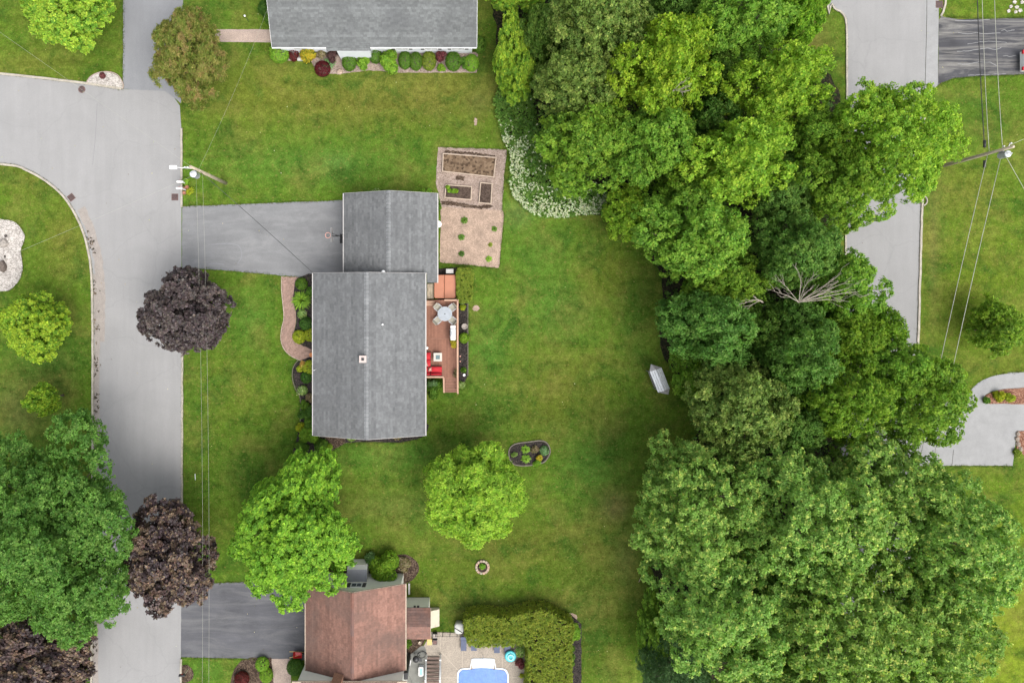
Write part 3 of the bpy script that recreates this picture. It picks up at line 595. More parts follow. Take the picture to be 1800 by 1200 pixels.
# tyre arc left on the driveway
strip('tyre_mark', spline([(372, 430), (400, 428), (419, 432), (425, 445), (423, 456), (418, 462)], 5), -.7, .7, 0.019, 'drive_n')
strip('tyre_mark', [(366, 464), (380, 463), (394, 465)], -1.1, 1.1, 0.019, 'drive_n')
for i, line in enumerate([[(1679, 36.5), (1705, 37), (1740, 35)], [(1684, 58), (1700, 60), (1716, 58), (1736, 60), (1758, 58)], [(1700, 78), (1722, 74), (1742, 73), (1770, 75)],
                          [(1682, 91), (1702, 90), (1718, 87), (1735, 85), (1748, 88), (1760, 84)], [(1760, 54), (1766, 52), (1770, 55), (1783, 53)], [(1763, 99), (1769, 98), (1774, 100), (1786, 98)],
                          [(1684, 113), (1704, 113), (1722, 109), (1740, 110), (1752, 116)], [(1702, 132.5), (1730, 132), (1768, 130)]]):
    strip('worn_crack', wig(sub(line, 4), .5, 60 + i), -.5 + .12 * (i % 3), .4, 0.0195, 'concrete')

# forest floor under the trees on the right
struct('forest_floor', ragged(spline([(880, -300), (872, 60), (878, 180), (905, 300), (960, 370), (1070, 380), (1130, 430), (1165, 500), (1165, 620), (1226, 700), (1226, 760), (1165, 850), (1140, 960), (1160, 1080), (1140, 1300), (1470, 1300), (1475, 700), (1480, 300), (1470, 150), (1400, 90), (1380, 40), (1430, -300)], 5, True), 10, 3, 31), 0.004, 'litter')
struct('mulch_bed', ragged(spline([(524, 489), (560, 490), (560, 606), (538, 609), (526, 603), (519, 592), (518, 580), (521, 565), (520, 548), (516, 530), (517, 510)], 4, True), 5, .4, 32), 0.0, 'mulch', 0.05)
struct('mulch_bed', ragged(spline([(560, 634), (530, 633), (518, 643), (515, 660), (520, 680), (529, 700), (529, 740), (522, 770), (516, 800), (545, 806), (580, 794), (604, 779), (640, 776), (700, 777), (730, 772), (745, 764), (740, 740), (570, 740)], 3, True), 5, .4, 33), 0.0, 'mulch', 0.05)
struct('mulch_bed', ragged([(574, 764), (608, 762), (606, 779), (580, 793), (566, 792)], 5, .5, 34), 0.045, 'brown_mulch', 0.012)
struct('mulch_bed', ragged([(806, 533), (822, 533), (822, 660), (817, 672), (806, 672)], 5, .3, 35), 0.0, 'mulch', 0.05)
struct('mulch_bed', ragged([(770, 472), (804, 470), (806, 532), (770, 530)], 5, .4, 36), 0.0, 'mulch', 0.04)
isl = spline([(895, 790), (905, 780), (930, 776), (952, 774), (963, 780), (967, 794), (960, 808), (950, 814), (925, 818), (905, 816), (896, 806)], 4, True)
struct('mulch_bed', isl, 0.0, 'mulch', 0.06)
strip('bed_edging', isl + [isl[0]], -.8, 1.0, 0.0, 'edging', 0.09)
strip('bed_edging', sub([(822.5, 533), (822.5, 660)], 8), -.6, .6, 0.0, 'edging', 0.08)
strip('bed_edging', spline([(524, 633), (516, 645), (514, 662), (519, 682), (528, 700), (528, 740)], 4), -.5, .5, 0.0, 'edging', 0.08)
struct('mulch_bed', ragged([(478, 84), (590, 84), (640, 92), (840, 92), (838, 128), (700, 128), (650, 124), (600, 130), (560, 130), (545, 106), (480, 108)], 6, .6, 37), 0.0, 'pea', 0.03)
struct('mulch_bed', ragged(spline([(690, 978), (712, 974), (732, 985), (736, 1005), (722, 1020), (700, 1028), (660, 1026), (640, 1010), (660, 985)], 3, True), 5, .8, 38), 0.0, 'brown_mulch', 0.03)
struct('mulch_bed', ragged([(572, 1003), (640, 1000), (640, 1030), (560, 1036)], 5, .6, 381), 0.0, 'brown_mulch', 0.03)
struct('mulch_bed', ragged([(712, 1120), (748, 1122), (744, 1132), (722, 1148), (712, 1148)], 4, .4, 39), 0.03, 'brown_mulch', 0.02)
struct('mulch_bed', ragged(spline([(1727, 703), (1733, 694), (1750, 687), (1775, 683), (1840, 682), (1840, 709), (1760, 709), (1735, 709)], 3, True), 4, .4, 40), 0.0, 'red_mulch', 0.06)
struct('mulch_bed', ragged([(1788, 757), (1840, 757), (1840, 805), (1800, 800), (1786, 788)], 4, .5, 41), 0.0, 'red_mulch', 0.06)
struct('mulch_bed', ragged(spline([(425, 1160), (470, 1156), (478, 1170), (480, 1300), (400, 1300), (405, 1200)], 3, True), 5, .8, 42), 0.0, 'brown_mulch', 0.03)
struct('mulch_bed', ragged(spline([(318, 1172), (330, 1168), (340, 1180), (336, 1195), (318, 1198)], 3, True), 4, .5, 43), 0.0, 'brown_mulch', 0.03)
struct('mulch_bed', ragged([(910, 1134), (1004, 1080), (1022, 1096), (1022, 1250), (910, 1250)], 6, .8, 44), 0.0, 'mulch', 0.03)
struct('gravel_bed', ragged(spline([(-60, 386), (5, 386), (28, 392), (43, 412), (42, 425), (37, 440), (40, 470), (34, 492), (18, 509), (0, 512), (-60, 512)], 4, True), 4, .3, 45), 0.0, 'gravel', 0.04)
struct('gravel_bed', ragged(spline([(154, 146), (160, 136), (175, 129), (192, 128), (207, 134), (216, 147), (215, 156), (185, 153)], 4, True), 4, .3, 46), 0.0, 'gravel', 0.06)
strip('bed_edging', spline([(153, 147), (159, 136), (175, 128), (193, 127), (208, 133), (217, 148), (216, 157)], 4), -.7, .7, 0.0, 'pink_conc', 0.10)
struct('garden_gravel', ragged([(770, 259), (830, 261), (891, 263), (886, 310), (882, 372), (775, 366), (772, 345), (766, 320)], 6, .8, 47), 0.0, 'pea', 0.03)
struct('sandy_plot', ragged([(775, 364), (884, 370), (886, 380), (881, 430), (877, 471), (773, 461)], 6, .6, 48), 0.0, 'sandbed', 0.035)
for i, q in enumerate(([(775, 352), (800, 355), (840, 362), (862, 360), (868, 364), (846, 368), (838, 367), (800, 362), (776, 360)], [(801, 309), (817, 310), (815, 318), (802, 316)], [(781, 264), (830, 268), (870, 273), (871, 276), (830, 272), (781, 268)])):
    struct('mulch_scatter', ragged(q, 3, 1.2, 470 + i), 0.036, 'brown_mulch')
# dry grass and bare patches of soil with shapes of their own
for i, (px, py, a, b_) in enumerate(((836, 214, 3, 7), (837, 542, 6, 5), (1005, 1085, 10, 8))):
    struct('bare_soil', ragged([(px + a * math.cos(t * .7), py + b_ * math.sin(t * .7)) for t in range(9)], 2, 1.0, 480 + i), 0.005, 'sandbed')
patio_pts = [(758, 1110), (818, 1112), (818, 1130), (930, 1130), (930, 1260), (700, 1260), (700, 1150), (714, 1150), (745, 1134)]
struct('patio', patio_pts, 0.0, 'patio', 0.04)
struct('patio_stone', ragged(spline([(714, 1150), (730, 1140), (745, 1134), (750, 1150), (748, 1195), (714, 1196)], 3, True), 4, .4, 49), 0.043, 'flag')
for l in ([(774, 1110), (774, 1143)], [(750, 1143), (774, 1143)], [(774, 1143), (804, 1176)], [(813, 1144), (813, 1175)], [(883, 1148), (883, 1175)], [(886, 1176), (910, 1150)], [(776, 1190), (803, 1190)], [(894, 1190), (915, 1190)], [(757, 1116), (818, 1116)]):
    strip('patio_joint', l, -.5, .5, 0.044, 'patio_joint')

# brick paver path (bricks too small to pick apart: one joined part)
path_l = spline([(495, 486), (495, 510), (498, 540), (499, 560), (495, 578), (494, 598), (500, 614), (511, 625), (528, 633), (553, 638)], 8)
path_r = spline([(526, 487), (520, 502), (516, 516), (516, 532), (520, 550), (520, 566), (517, 584), (519, 595), (527, 605), (553, 606)], 8)
pp = struct('paved_path', path_l + path_r[::-1], 0.012, 'pink_conc')
def lerp2(a, b, t): return (a[0] + (b[0]-a[0])*t, a[1] + (b[1]-a[1])*t)
def arclen(l):
    out = [0.0]
    for a, b in zip(l, l[1:]): out.append(out[-1] + math.hypot(b[0]-a[0], b[1]-a[1]))
    return out
def at(l, s):
    A = arclen(l); q = s * A[-1]
    for i in range(len(A) - 1):
        if q <= A[i+1]: return lerp2(l[i], l[i+1], (q - A[i]) / max(1e-6, A[i+1] - A[i]))
    return l[-1]
b = MB(); rows = 58; r = random.Random(5)
for i in range(rows):
    a0, a1 = at(path_l, i / rows), at(path_l, (i + .93) / rows); b0, b1 = at(path_r, i / rows), at(path_r, (i + .93) / rows); n = 7
    for k in range(n):
        t0, t1 = k / n + .006, (k + 1) / n - .010; q = [lerp2(a0, b0, t0), lerp2(a0, b0, t1), lerp2(a1, b1, t1), lerp2(a1, b1, t0)]
        s = r.uniform(.8, 1.15); b.prism(W(q), 0.013, 0.040 + r.uniform(0, .006), (0.31*s, 0.205*s, 0.165*s))
b.build('pavers', MT['paver'], pp, kind='stuff')
strip('path_edging', path_l, -.7, .5, 0.0, 'timber', 0.06)

# ------------------------------------------------------------------ houses
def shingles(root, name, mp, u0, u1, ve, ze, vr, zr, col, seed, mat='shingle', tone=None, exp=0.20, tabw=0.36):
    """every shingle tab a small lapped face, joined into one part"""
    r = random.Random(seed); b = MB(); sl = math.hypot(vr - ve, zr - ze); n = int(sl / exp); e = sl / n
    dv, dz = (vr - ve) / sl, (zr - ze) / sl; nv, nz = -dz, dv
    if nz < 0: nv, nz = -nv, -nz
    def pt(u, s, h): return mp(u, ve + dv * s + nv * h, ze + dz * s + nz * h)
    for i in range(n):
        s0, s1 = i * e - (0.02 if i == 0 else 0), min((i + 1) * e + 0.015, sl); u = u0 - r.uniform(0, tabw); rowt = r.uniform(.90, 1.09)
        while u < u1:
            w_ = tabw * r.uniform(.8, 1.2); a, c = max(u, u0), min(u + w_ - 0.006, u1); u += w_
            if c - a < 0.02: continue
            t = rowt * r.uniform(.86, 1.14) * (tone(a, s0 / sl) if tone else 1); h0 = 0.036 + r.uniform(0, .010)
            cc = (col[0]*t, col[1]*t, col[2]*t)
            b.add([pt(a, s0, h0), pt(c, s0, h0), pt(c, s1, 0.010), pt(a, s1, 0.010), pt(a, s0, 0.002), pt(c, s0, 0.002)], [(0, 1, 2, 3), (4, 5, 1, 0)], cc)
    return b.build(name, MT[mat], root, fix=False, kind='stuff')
def gable(root, mp, u0, u1, v0, v1, vr, ze, zr, over, wall_mat, col, seed, mat='shingle', tone=None, tone2=None, caps=True, gut='gutter', base=0.0, walls=True, gut_sides=(0, 1)):
    """gable house: u runs along the ridge, v across; eave rectangle given at eave height"""
    th = 0.14; b = MB()
    wu0, wu1, wv0, wv1 = u0 + over[0], u1 - over[1], v0 + over[2], v1 - over[3]
    def zroof(v): return ze + (zr - ze) * ((v - v0) / (vr - v0) if v < vr else (v1 - v) / (v1 - vr))
    if walls:
        prof = [(wv0, base), (wv1, base), (wv1, zroof(wv1) - th), (vr, zr - th), (wv0, zroof(wv0) - th)]
        vv = [mp(wu0, p[0], p[1]) for p in prof] + [mp(wu1, p[0], p[1]) for p in prof]
        b.add(vv, [(0,1,2,3,4), (9,8,7,6,5)] + [(i, (i+1) % 5, 5 + (i+1) % 5, 5 + i) for i in range(5)])
        b.build('wall', MT[wall_mat], root)
    rb = MB(); pr = [(v0, ze), (vr, zr), (v1, ze), (v1, ze - th), (vr, zr - th), (v0, ze - th)]
    vv = [mp(u0, *p) for p in pr] + [mp(u1, *p) for p in pr]
    rb.add(vv, [(0,1,4,5), (1,2,3,4), (6,7,10,11), (7,8,9,10), (0,1,7,6), (1,2,8,7), (5,4,10,11), (4,3,9,10), (0,6,11,5), (2,8,9,3)])
    roof = rb.build('roof', MT['underlay'], root)
    for ue, sg in ((u0, -1), (u1, 1)):                       # rake boards along the gable ends
        for va, vb, za, zb_ in ((v0, vr, ze, zr), (vr, v1, zr, ze)):
            q = MB(); ua, ub = sorted((ue + sg * .004, ue + sg * .035)); q.add([mp(ua, va, za - .13), mp(ub, va, za - .13), mp(ub, vb, zb_ - .13), mp(ua, vb, zb_ - .13), mp(ua, va, za - .01), mp(ub, va, za - .01), mp(ub, vb, zb_ - .01), mp(ua, vb, zb_ - .01)], [(3,2,1,0),(4,5,6,7),(0,1,5,4),(1,2,6,5),(2,3,7,6),(3,0,4,7)]); q.build('rake_board', MT[gut], root)
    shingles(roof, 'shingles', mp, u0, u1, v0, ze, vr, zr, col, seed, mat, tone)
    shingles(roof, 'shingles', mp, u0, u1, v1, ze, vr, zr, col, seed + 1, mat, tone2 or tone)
    if caps:
        r = random.Random(seed); c = MB(); u = u0 - .01
        while u < u1 - .05:
            e = min(u + .29, u1 + .01); t = r.uniform(.92, 1.12); cc = tuple(x * t * 1.5 for x in col); hw = 0.19; s0 = (zr - ze) / (vr - v0) * hw; s1 = (zr - ze) / (v1 - vr) * hw
            c.add([mp(u, vr - hw, zr - s0 + .065), mp(u, vr, zr + .085), mp(u, vr + hw, zr - s1 + .065), mp(e, vr - hw, zr - s0 + .032), mp(e, vr, zr + .045), mp(e, vr + hw, zr - s1 + .032)], [(0, 1, 4, 3), (1, 2, 5, 4)], cc); u = e + .035
        c.build('ridge_caps', MT['shingle'], roof, fix=False, kind='stuff')
    for k, (v, sg) in enumerate(((v0, -1), (v1, 1))):
        if k not in gut_sides: continue
        g = MB(); a = [mp(u0 - .02, v + sg * .01, ze - .13), mp(u1 + .02, v + sg * .12, ze + .005)]
        xs = sorted((a[0][0], a[1][0])); ys = sorted((a[0][1], a[1][1])); g.box(xs[0], xs[1], ys[0], ys[1], ze - .13, ze - .01)
        g.build('gutter', MT[gut], root)
    return roof
my = lambda u, v, z: (v, u, z)      # ridge north-south
mx = lambda u, v, z: (u, v, z)      # ridge east-west
def window(root, c, w_, h, nrm, shut=True, frame='white', door=False):
    """window on a wall: c centre on the wall face, nrm one of 'N','S','E','W'"""
    d = {'N': (0, 1), 'S': (0, -1), 'E': (1, 0), 'W': (-1, 0)}[nrm]; t = (-d[1], d[0])
    def bx(b, a0, a1, z0, z1, d0, d1):
        xs = [c[0] + t[0]*a0 + d[0]*d0, c[0] + t[0]*a1 + d[0]*d1]; ys = [c[1] + t[1]*a0 + d[1]*d0, c[1] + t[1]*a1 + d[1]*d1]
        b.box(min(xs), max(xs), min(ys), max(ys), c[2] + z0, c[2] + z1)
    f = MB()
    for s in (-1, 1): bx(f, s*w_/2 - .04, s*w_/2 + .04, -h/2 + .041, h/2 - .041, -.02, .05); bx(f, -w_/2 - .04, w_/2 + .04, s*h/2 - .04, s*h/2 + .04, -.02, .05)
    bx(f, -.02, .02, -h/2 + .041, h/2 - .041, -.02, .04)
    fo = f.build('door' if door else 'window', MT[frame], root)
    g = MB(); bx(g, -w_/2, w_/2, -h/2, h/2, -.03, .02); g.build('pane', MT['glass'], fo)
    if shut:
        for s in (-1, 1):
            q = MB(); a = sorted((s*(w_/2 + .06), s*(w_/2 + .36))); bx(q, a[0], a[1], -h/2, h/2, -.01, .045); q.build('shutter', MT['shutter'], root)

GREY = (0.142, 0.146, 0.148)
# --- main house
ze, zr = 3.9, 5.7; u0, u1, v0, v1 = PY(765, ze), PY(480, ze), PX(551, ze), PX(747, ze)
house = thing('house', 'house with grey shingle roof between the brick path and the timber deck', 'house', ((v0+v1)/2, (u0+u1)/2, 0))
def tw(a, s): return 0.90 + 0.05 * math.sin(a * 2.1) * (1 - s)  # darker west, lighter east slope: sun and shade put into the tone
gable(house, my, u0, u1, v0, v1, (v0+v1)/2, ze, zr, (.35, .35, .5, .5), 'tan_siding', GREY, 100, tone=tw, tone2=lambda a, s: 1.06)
vm = (v0 + v1) / 2; xw, xe = v0 + .5, v1 - .5
b = MB(); cx, cy, cz = P(638, 631, 5.9); b.box(cx-.24, cx+.24, cy-.24, cy+.24, 5.2, 5.95); ch = b.build('chimney', MT['flash'], house)
b = MB(); b.box(cx-.30, cx+.30, cy-.30, cy+.30, 5.951, 6.02); b.build('chimney_cap', MT['flash'], ch)
b = MB(); b.box(cx-.11, cx+.11, cy-.11, cy+.11, 6.021, 6.10); b.build('flue', MT['black'], ch)
for px, py, r_ in ((673, 570, .075), (553, 650, .03)):
    x, y, _ = P(px, py, 5.2); b = MB(); b.lathe((x, y, 4.6), [(r_, 0), (r_, .95), (r_*.7, .96)], 10); b.build('vent_pipe', MT['white'], house)
for (x, y, z, n, w_, h, d) in ((xw, PY(560), 2.4, 'W', 1.5, 1.3, 0), (xw, PY(700), 2.4, 'W', 1.5, 1.3, 0), (xw, PY(620), 2.0, 'W', 1.0, 2.0, 1), (xe, PY(600), 2.0, 'E', 1.8, 2.0, 1), (xe, PY(700), 2.5, 'E', 1.2, 1.2, 0)):
    window(house, (x, y, z), w_, h, n, shut=not d, door=bool(d))
# --- attached garage
ze2, zr2 = 2.95, 4.6; g0, g1, h0, h1 = PY(497, ze2), PY(340, ze2), PX(605, ze2), PX(768, ze2)
garage = thing('garage', 'grey shingled attached garage roof between the driveway and the sandy plot', 'garage', ((h0+h1)/2, (g0+g1)/2, 0))
def tg(a, s): return 0.86 + 0.07 * math.sin(a * 1.7 + 1) * (1 - s)  # garage west slope darkened against the east one, shading painted into the shingles
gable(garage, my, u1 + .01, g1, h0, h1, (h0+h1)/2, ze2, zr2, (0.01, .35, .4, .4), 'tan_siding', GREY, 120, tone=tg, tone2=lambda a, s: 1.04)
b = MB(); b.box(v1 + .14, h1, g0, u1, ze2 - .14, ze2 + .0); ext = b.build('roof_extension', MT['underlay'], garage)
hh = (zr2 - ze2) / ((h1 - h0) / 2)
shingles(ext, 'shingles', my, g0, u1, h1, ze2, v1 + .14, ze2 + hh * (h1 - v1 - .14), GREY, 125)
b = MB(); b.box(h1 + .01, h1 + .12, g0, u1 - .03, ze2 - .13, ze2 - .01); b.build('gutter', MT['gutter'], garage)
x, y, z = P(674, 478, 4.9); b = MB(); b.lathe((x, y, 4.2), [(.1, 0), (.1, .7), (.16, .71), (.16, .8)], 10); b.build('roof_vent', MT['white'], garage)
b = MB(); yg = (u1 + g1) / 2; b.box(h0 + .36, h0 + .44, yg - 2.4, yg + 2.4, 0.02, 2.2); gd = b.build('garage_door', MT['white'], garage)
for k in range(3):
    b = MB(); b.box(h0 + .345, h0 + .359, yg - 2.36, yg + 2.36, .08 + k*.72, .08 + k*.72 + .64); b.build('door_panel', MT['gutter'], gd)
x, y, z = P(770, 394, 2.6); b = MB(); b.lathe((x, y, 2.35), [(.02, 0), (.14, .02), (.27, .10), (.32, .2), (.28, .19), (.02, .05)], 16); b.tube([(x, y, 2.36), (h1 - .35, y, 2.2)], .03, 6)
tag(b.build('satellite_dish', MT['white'], org=(x, y, 2.2)), 'small white satellite dish under the garage eave by the sandy plot', 'dish')

# --- house at the top edge, white walls, ridge east-west
ze, zr = 2.75, 4.9; e0, e1 = PX(478, ze), PX(838, ze); s0 = PY(83, ze); n1 = s0 + 9.4
top_h = thing('house', 'long grey roofed house with white wall and clipped shrubs at the top edge', 'house', ((e0+e1)/2, s0 + 4.7, 0))
gable(top_h, mx, e0, e1, s0, n1, (s0 + n1)/2, ze, zr, (.4, .4, .36, .36), 'siding', (0.145, 0.152, 0.151), 140, tone=lambda a, s: 1.0 + .05*math.sin(a*1.3), gut='white', gut_sides=(1,))
ga, gb = PX(573, ze), PX(651, ze)
for x0, x1 in ((e0, ga), (gb, e1)):
    b = MB(); b.box(x0, x1, s0 - .10, s0 - .01, ze - .13, ze - .01); b.build('gutter', MT['white'], top_h)
pz = 2.55; p0 = PY(89, pz); b = MB(); sl = (zr - ze) / 4.7; b.add([(ga, s0 + .3, ze + .3*sl + .03), (gb, s0 + .3, ze + .3*sl + .03), (gb, p0, pz), (ga, p0, pz), (ga, s0 + .3, ze - .2), (gb, s0 + .3, ze - .2), (gb, p0, pz - .12), (ga, p0, pz - .12)], [(0,1,2,3),(4,5,6,7),(0,1,5,4),(1,2,6,5),(2,3,7,6),(3,0,4,7)])
po = b.build('porch_roof', MT['underlay'], top_h)
shingles(po, 'shingles', mx, ga, gb, p0, pz, s0 + .3, ze + .3*sl + .03, (0.145, 0.152, 0.151), 150)
b = MB(); b.box(PX(600), PX(655), s0 - .22, s0 + .5, 0, 2.35); b.build('porch_wall', MT['siding'], top_h)
wy = s0 + .36
for px in (706, 758, 806): window(top_h, (PX(px - 1, 2.2) , wy, 1.75), 1.15, 1.3, 'S')
window(top_h, (PX(525, 2.2), wy, 1.75), 1.3, 1.3, 'S', shut=False)

# --- brown roofed house, bottom: garage block plus taller wing to the south
BR = (0.208, 0.113, 0.087)
ze, zr = 3.3, 5.2; wy_s = (NY - 1178) * (1 - ze / H) / S
u1 = PY(1026, ze); v0, v1 = PX(538, ze), PX(712, ze); vm = (v0 + v1) / 2
bh = thing('house', 'house with reddish brown shingle roof and beige walls beside the pool', 'house', (vm, (wy_s + u1)/2, 0))
def tb(a, s): return (0.84 - 0.12 * max(0, 1 - abs(s - .15) * 2) * (0.5 + 0.5 * math.sin(a * 1.9)))  # overall west slope tone carries painted shade; the streaks are weathering
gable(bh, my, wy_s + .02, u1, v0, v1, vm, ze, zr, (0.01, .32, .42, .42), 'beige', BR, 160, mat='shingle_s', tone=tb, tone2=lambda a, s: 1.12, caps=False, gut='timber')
b = MB()
for s in (-1, 1): b.add([(vm, wy_s + .03, zr + .06), (vm, u1, zr + .06), (vm + s*.15, u1, zr - .025), (vm + s*.15, wy_s + .03, zr - .025)], [(0, 1, 2, 3)], (BR[0]*.85, BR[1]*.8, BR[2]*.8))
b.build('ridge_cap', MT['shingle'], bh, fix=False)
wn = u1 - .32                                                     # north wall plane
window(bh, (vm, wn, 2.75), .95, .85, 'N')
b = MB(); b.add([(vm - .25, wn + .2, 4.35), (vm - .2, wn + .2, 4.4), (vm, wn + .2, 4.72), (vm, wn + .2, 4.62)], [(0, 1, 2, 3)]); b.add([(vm + .25, wn + .2, 4.35), (vm + .2, wn + .2, 4.4), (vm, wn + .2, 4.72), (vm, wn + .2, 4.62)], [(0, 1, 2, 3)]); b.add([(vm - .03, wn - .01, 4.6), (vm + .03, wn - .01, 4.6), (vm + .03, wn + .2, 4.6), (vm - .03, wn + .2, 4.6)], [(0, 1, 2, 3)]); b.build('gable_bracket', MT['black'], bh, fix=False)
# grey roofed lean-to against the north wall
lx0, lx1 = PX(610, 1.9), PX(645, 1.9); ly1 = wn + 1.35
b = MB(); b.box(lx0 + .06, lx1 - .06, wn, ly1 - .06, 0, 1.5); lt = b.build('lean_to', MT['beige'], bh)
b = MB(); b.add([(lx0, wn + .01, 2.0), (lx1, wn + .01, 2.0), (lx1, ly1 - .3, 1.85), (lx0, ly1 - .3, 1.85), (lx0, wn + .01, 1.9), (lx1, wn + .01, 1.9), (lx1, ly1 - .3, 1.72), (lx0, ly1 - .3, 1.72)], [(0,1,2,3),(4,5,6,7),(0,1,5,4),(1,2,6,5),(2,3,7,6),(3,0,4,7)]); b.build('lean_to_roof', MT['greyroof'], lt)
b = MB(); b.add([(lx0, ly1 - .3, 1.85), (lx1, ly1 - .3, 1.85), (lx1, ly1, 1.5), (lx0, ly1, 1.5), (lx0, ly1 - .3, 1.5), (lx1, ly1 - .3, 1.5)], [(0,1,2,3),(0,3,4),(1,5,2),(4,5,2,3),(0,4,5,1)]); b.build('skirt_roof', MT['cover'], lt)
# taller wing
zt2 = 5.4; wx0, wx1 = PX(513, zt2) , v1 + .3
b = MB(); b.box(wx0 + .4, wx1 - .4, wy_s - 9, wy_s, 0, zt2 - .1); b.build('wing_wall', MT['beige'], bh)
b = MB(); b.add([(wx0, wy_s + .18, zt2), (wx1, wy_s + .18, zt2), (wx1, wy_s - 9.3, zt2), (wx0, wy_s - 9.3, zt2), (wx0 + 3, wy_s - 4.6, zt2 + 2.0), (wx1 - 3, wy_s - 4.6, zt2 + 2.0), (wx0, wy_s + .18, zt2 - .14), (wx1, wy_s + .18, zt2 - .14), (wx1, wy_s - 9.3, zt2 - .14), (wx0, wy_s - 9.3, zt2 - .14)], [(0,1,5,4),(1,2,5),(2,3,4,5),(3,0,4),(6,7,8,9),(0,1,7,6),(1,2,8,7),(2,3,9,8),(3,0,6,9)]); wr = b.build('wing_roof', MT['timber'], bh)
mph = lambda u, v, z: (u, v, z)
shingles(wr, 'shingles', mph, wx0 + .8, wx1 - .8, wy_s + .10, zt2 + .05, wy_s - 1.6, zt2 + .05 + 1.7*2.0/4.78, BR, 170)
cx, cy, cz = P(592, 1192, 5.8); b = MB(); b.box(cx - .42, cx + .42, wy_s + .002, wy_s + .5, 3.2, 6.3); cb = b.build('chimney', MT['brick'], bh)
b = MB(); b.box(cx - .46, cx + .46, wy_s - .04, wy_s + .54, 6.301, 6.38); b.build('chimney_cap', MT['terracotta'], cb)
# breezeway with its own small gable roof, ridge east-west
bz, bzr = 2.5, 3.15; bx0, bx1 = v1 - .38, PX(757, bz); by0, by1 = PY(1122, bz), PY(1068, bz)
br = thing('breezeway', 'small brown roofed breezeway between the brown house and the pool patio', 'breezeway', ((bx0+bx1)/2, (by0+by1)/2, 0))
gable(br, mx, bx0, bx1, by0, by1, (by0+by1)/2, bz, bzr, (.01, .2, .2, .12), 'beige', BR, 180, tone=lambda a, s: 1.04, tone2=lambda a, s: .86, caps=False, gut='timber', gut_sides=())  # south slope lighter, north darker: the light is painted into the shingle tone
for k, px in enumerate((729, 735)):
    b = MB(); x, y, _ = P(px, 1067, 2.3); b.box(x - .1, x + .1, by1 - .12, by1 + .1, 2.2, 2.35); b.build('wall_lamp', MT['black'], br)
# slanted bulkhead door beside it
bk = thing('bulkhead', 'pale beige sloping bulkhead door on the lawn side of the breezeway', 'bulkhead', (*P(765, 1082)[:2], 0))
x0, x1, y0, y1 = PX(758), PX(772.5), PY(1097), PY(1067)
b = MB(); b.add([(x0, y0, 0), (x1, y0, 0), (x1, y1, 0), (x0, y1, 0), (x0, y0, .75), (x1, y0, .35), (x1, y1, .35), (x0, y1, .75)], [(3,2,1,0),(4,5,6,7),(0,1,5,4),(1,2,6,5),(2,3,7,6),(3,0,4,7)]); b.build('frame', MT['tanroof'], bk)
for k in range(4):
    xa, xb = x0 + (x1-x0)*k/4 + .015, x0 + (x1-x0)*(k+1)/4 - .015; za, zb_ = .75 - .4*(xa-x0)/(x1-x0), .75 - .4*(xb-x0)/(x1-x0)
    b = MB(); b.add([(xa, y0+.02, za+.005), (xb, y0+.02, zb_+.005), (xb, y1-.02, zb_+.005), (xa, y1-.02, za+.005), (xa, y0+.02, za+.03), (xb, y0+.02, zb_+.03), (xb, y1-.02, zb_+.03), (xa, y1-.02, za+.03)], [(3,2,1,0),(4,5,6,7),(0,1,5,4),(1,2,6,5),(2,3,7,6),(3,0,4,7)]); b.build('plank', MT['tanroof'], bk)

# ------------------------------------------------------------------ deck and what stands on it
DZ = 0.9
deck = thing('deck', 'reddish brown timber deck with stairs along the east side of the grey roofed house', 'deck', (*P(778, 600)[:2], 0))
dx0, dx1, dxs = xe, PX(805, DZ), PX(781, DZ); dn, ds, dseam = PY(527, DZ), PY(664, DZ), PY(595, DZ)
r = random.Random(3); nb = 25; bw = (dx1 - dx0) / nb
for i in range(nb):
    for a, c in ((dn, dseam + .04), (dseam - .04, ds)):
        s = r.uniform(.82, 1.15); b = MB(); b.box(dx0 + i*bw + .006, dx0 + (i+1)*bw - .006, c + .004, a - .004, DZ - .04, DZ + r.uniform(-.003, .003), (0.235*s, 0.108*s, 0.070*s)); b.build('board', MT['deck'], deck)
b = MB(); b.box(dx0 + .01, dx1 - .01, dseam - .034, dseam + .034, DZ - .04, DZ + .004, (0.27, 0.135, 0.09)); b.build('seam_board', MT['deck'], deck)
b = MB(); b.box(dx0 + .02, dx1 - .02, ds + .02, dn - .02, DZ - .24, DZ - .05)
for px, py in ((752, 530), (803, 530), (803, 565), (803, 600), (803, 632), (803, 661), (752, 661), (778, 661)): x, y, _ = P(px, py, DZ); b.box(x - .07, x + .07, y - .07, y + .07, 0, DZ - .23)
b.build('substructure', MT['dark_rail'], deck)
RZ = DZ + 0.95
def rail(a, c, w_=.075, ba=True, za=RZ, zc=RZ):
    a = Vector(a); c = Vector(c); d = (c - a); L_ = d.length; d.normalize(); n = Vector((-d.y, d.x, 0)) * w_
    q = MB(); pa, pc = a.copy(), c.copy(); pa.z = za; pc.z = zc; up = Vector((0, 0, .04))
    q.add([pa - n, pa + n, pc + n, pc - n, pa - n + up, pa + n + up, pc + n + up, pc - n + up], [(3,2,1,0),(4,5,6,7),(0,1,5,4),(1,2,6,5),(2,3,7,6),(3,0,4,7)]); q.build('handrail', MT['rail'], deck)
    k = MB(); m = max(2, int(L_ / .14))
    for i in range(m):
        t = (i + .5) / m; p = pa.lerp(pc, t); k.box(p.x - .018, p.x + .018, p.y - .018, p.y + .018, p.z - .82, p.z)
    k.build('balusters', MT['dark_rail'], deck)
xr = PX(804.5, RZ) ; yn, ys_ = PY(527.5, RZ), PY(662.5, RZ); xst = PX(780, RZ)
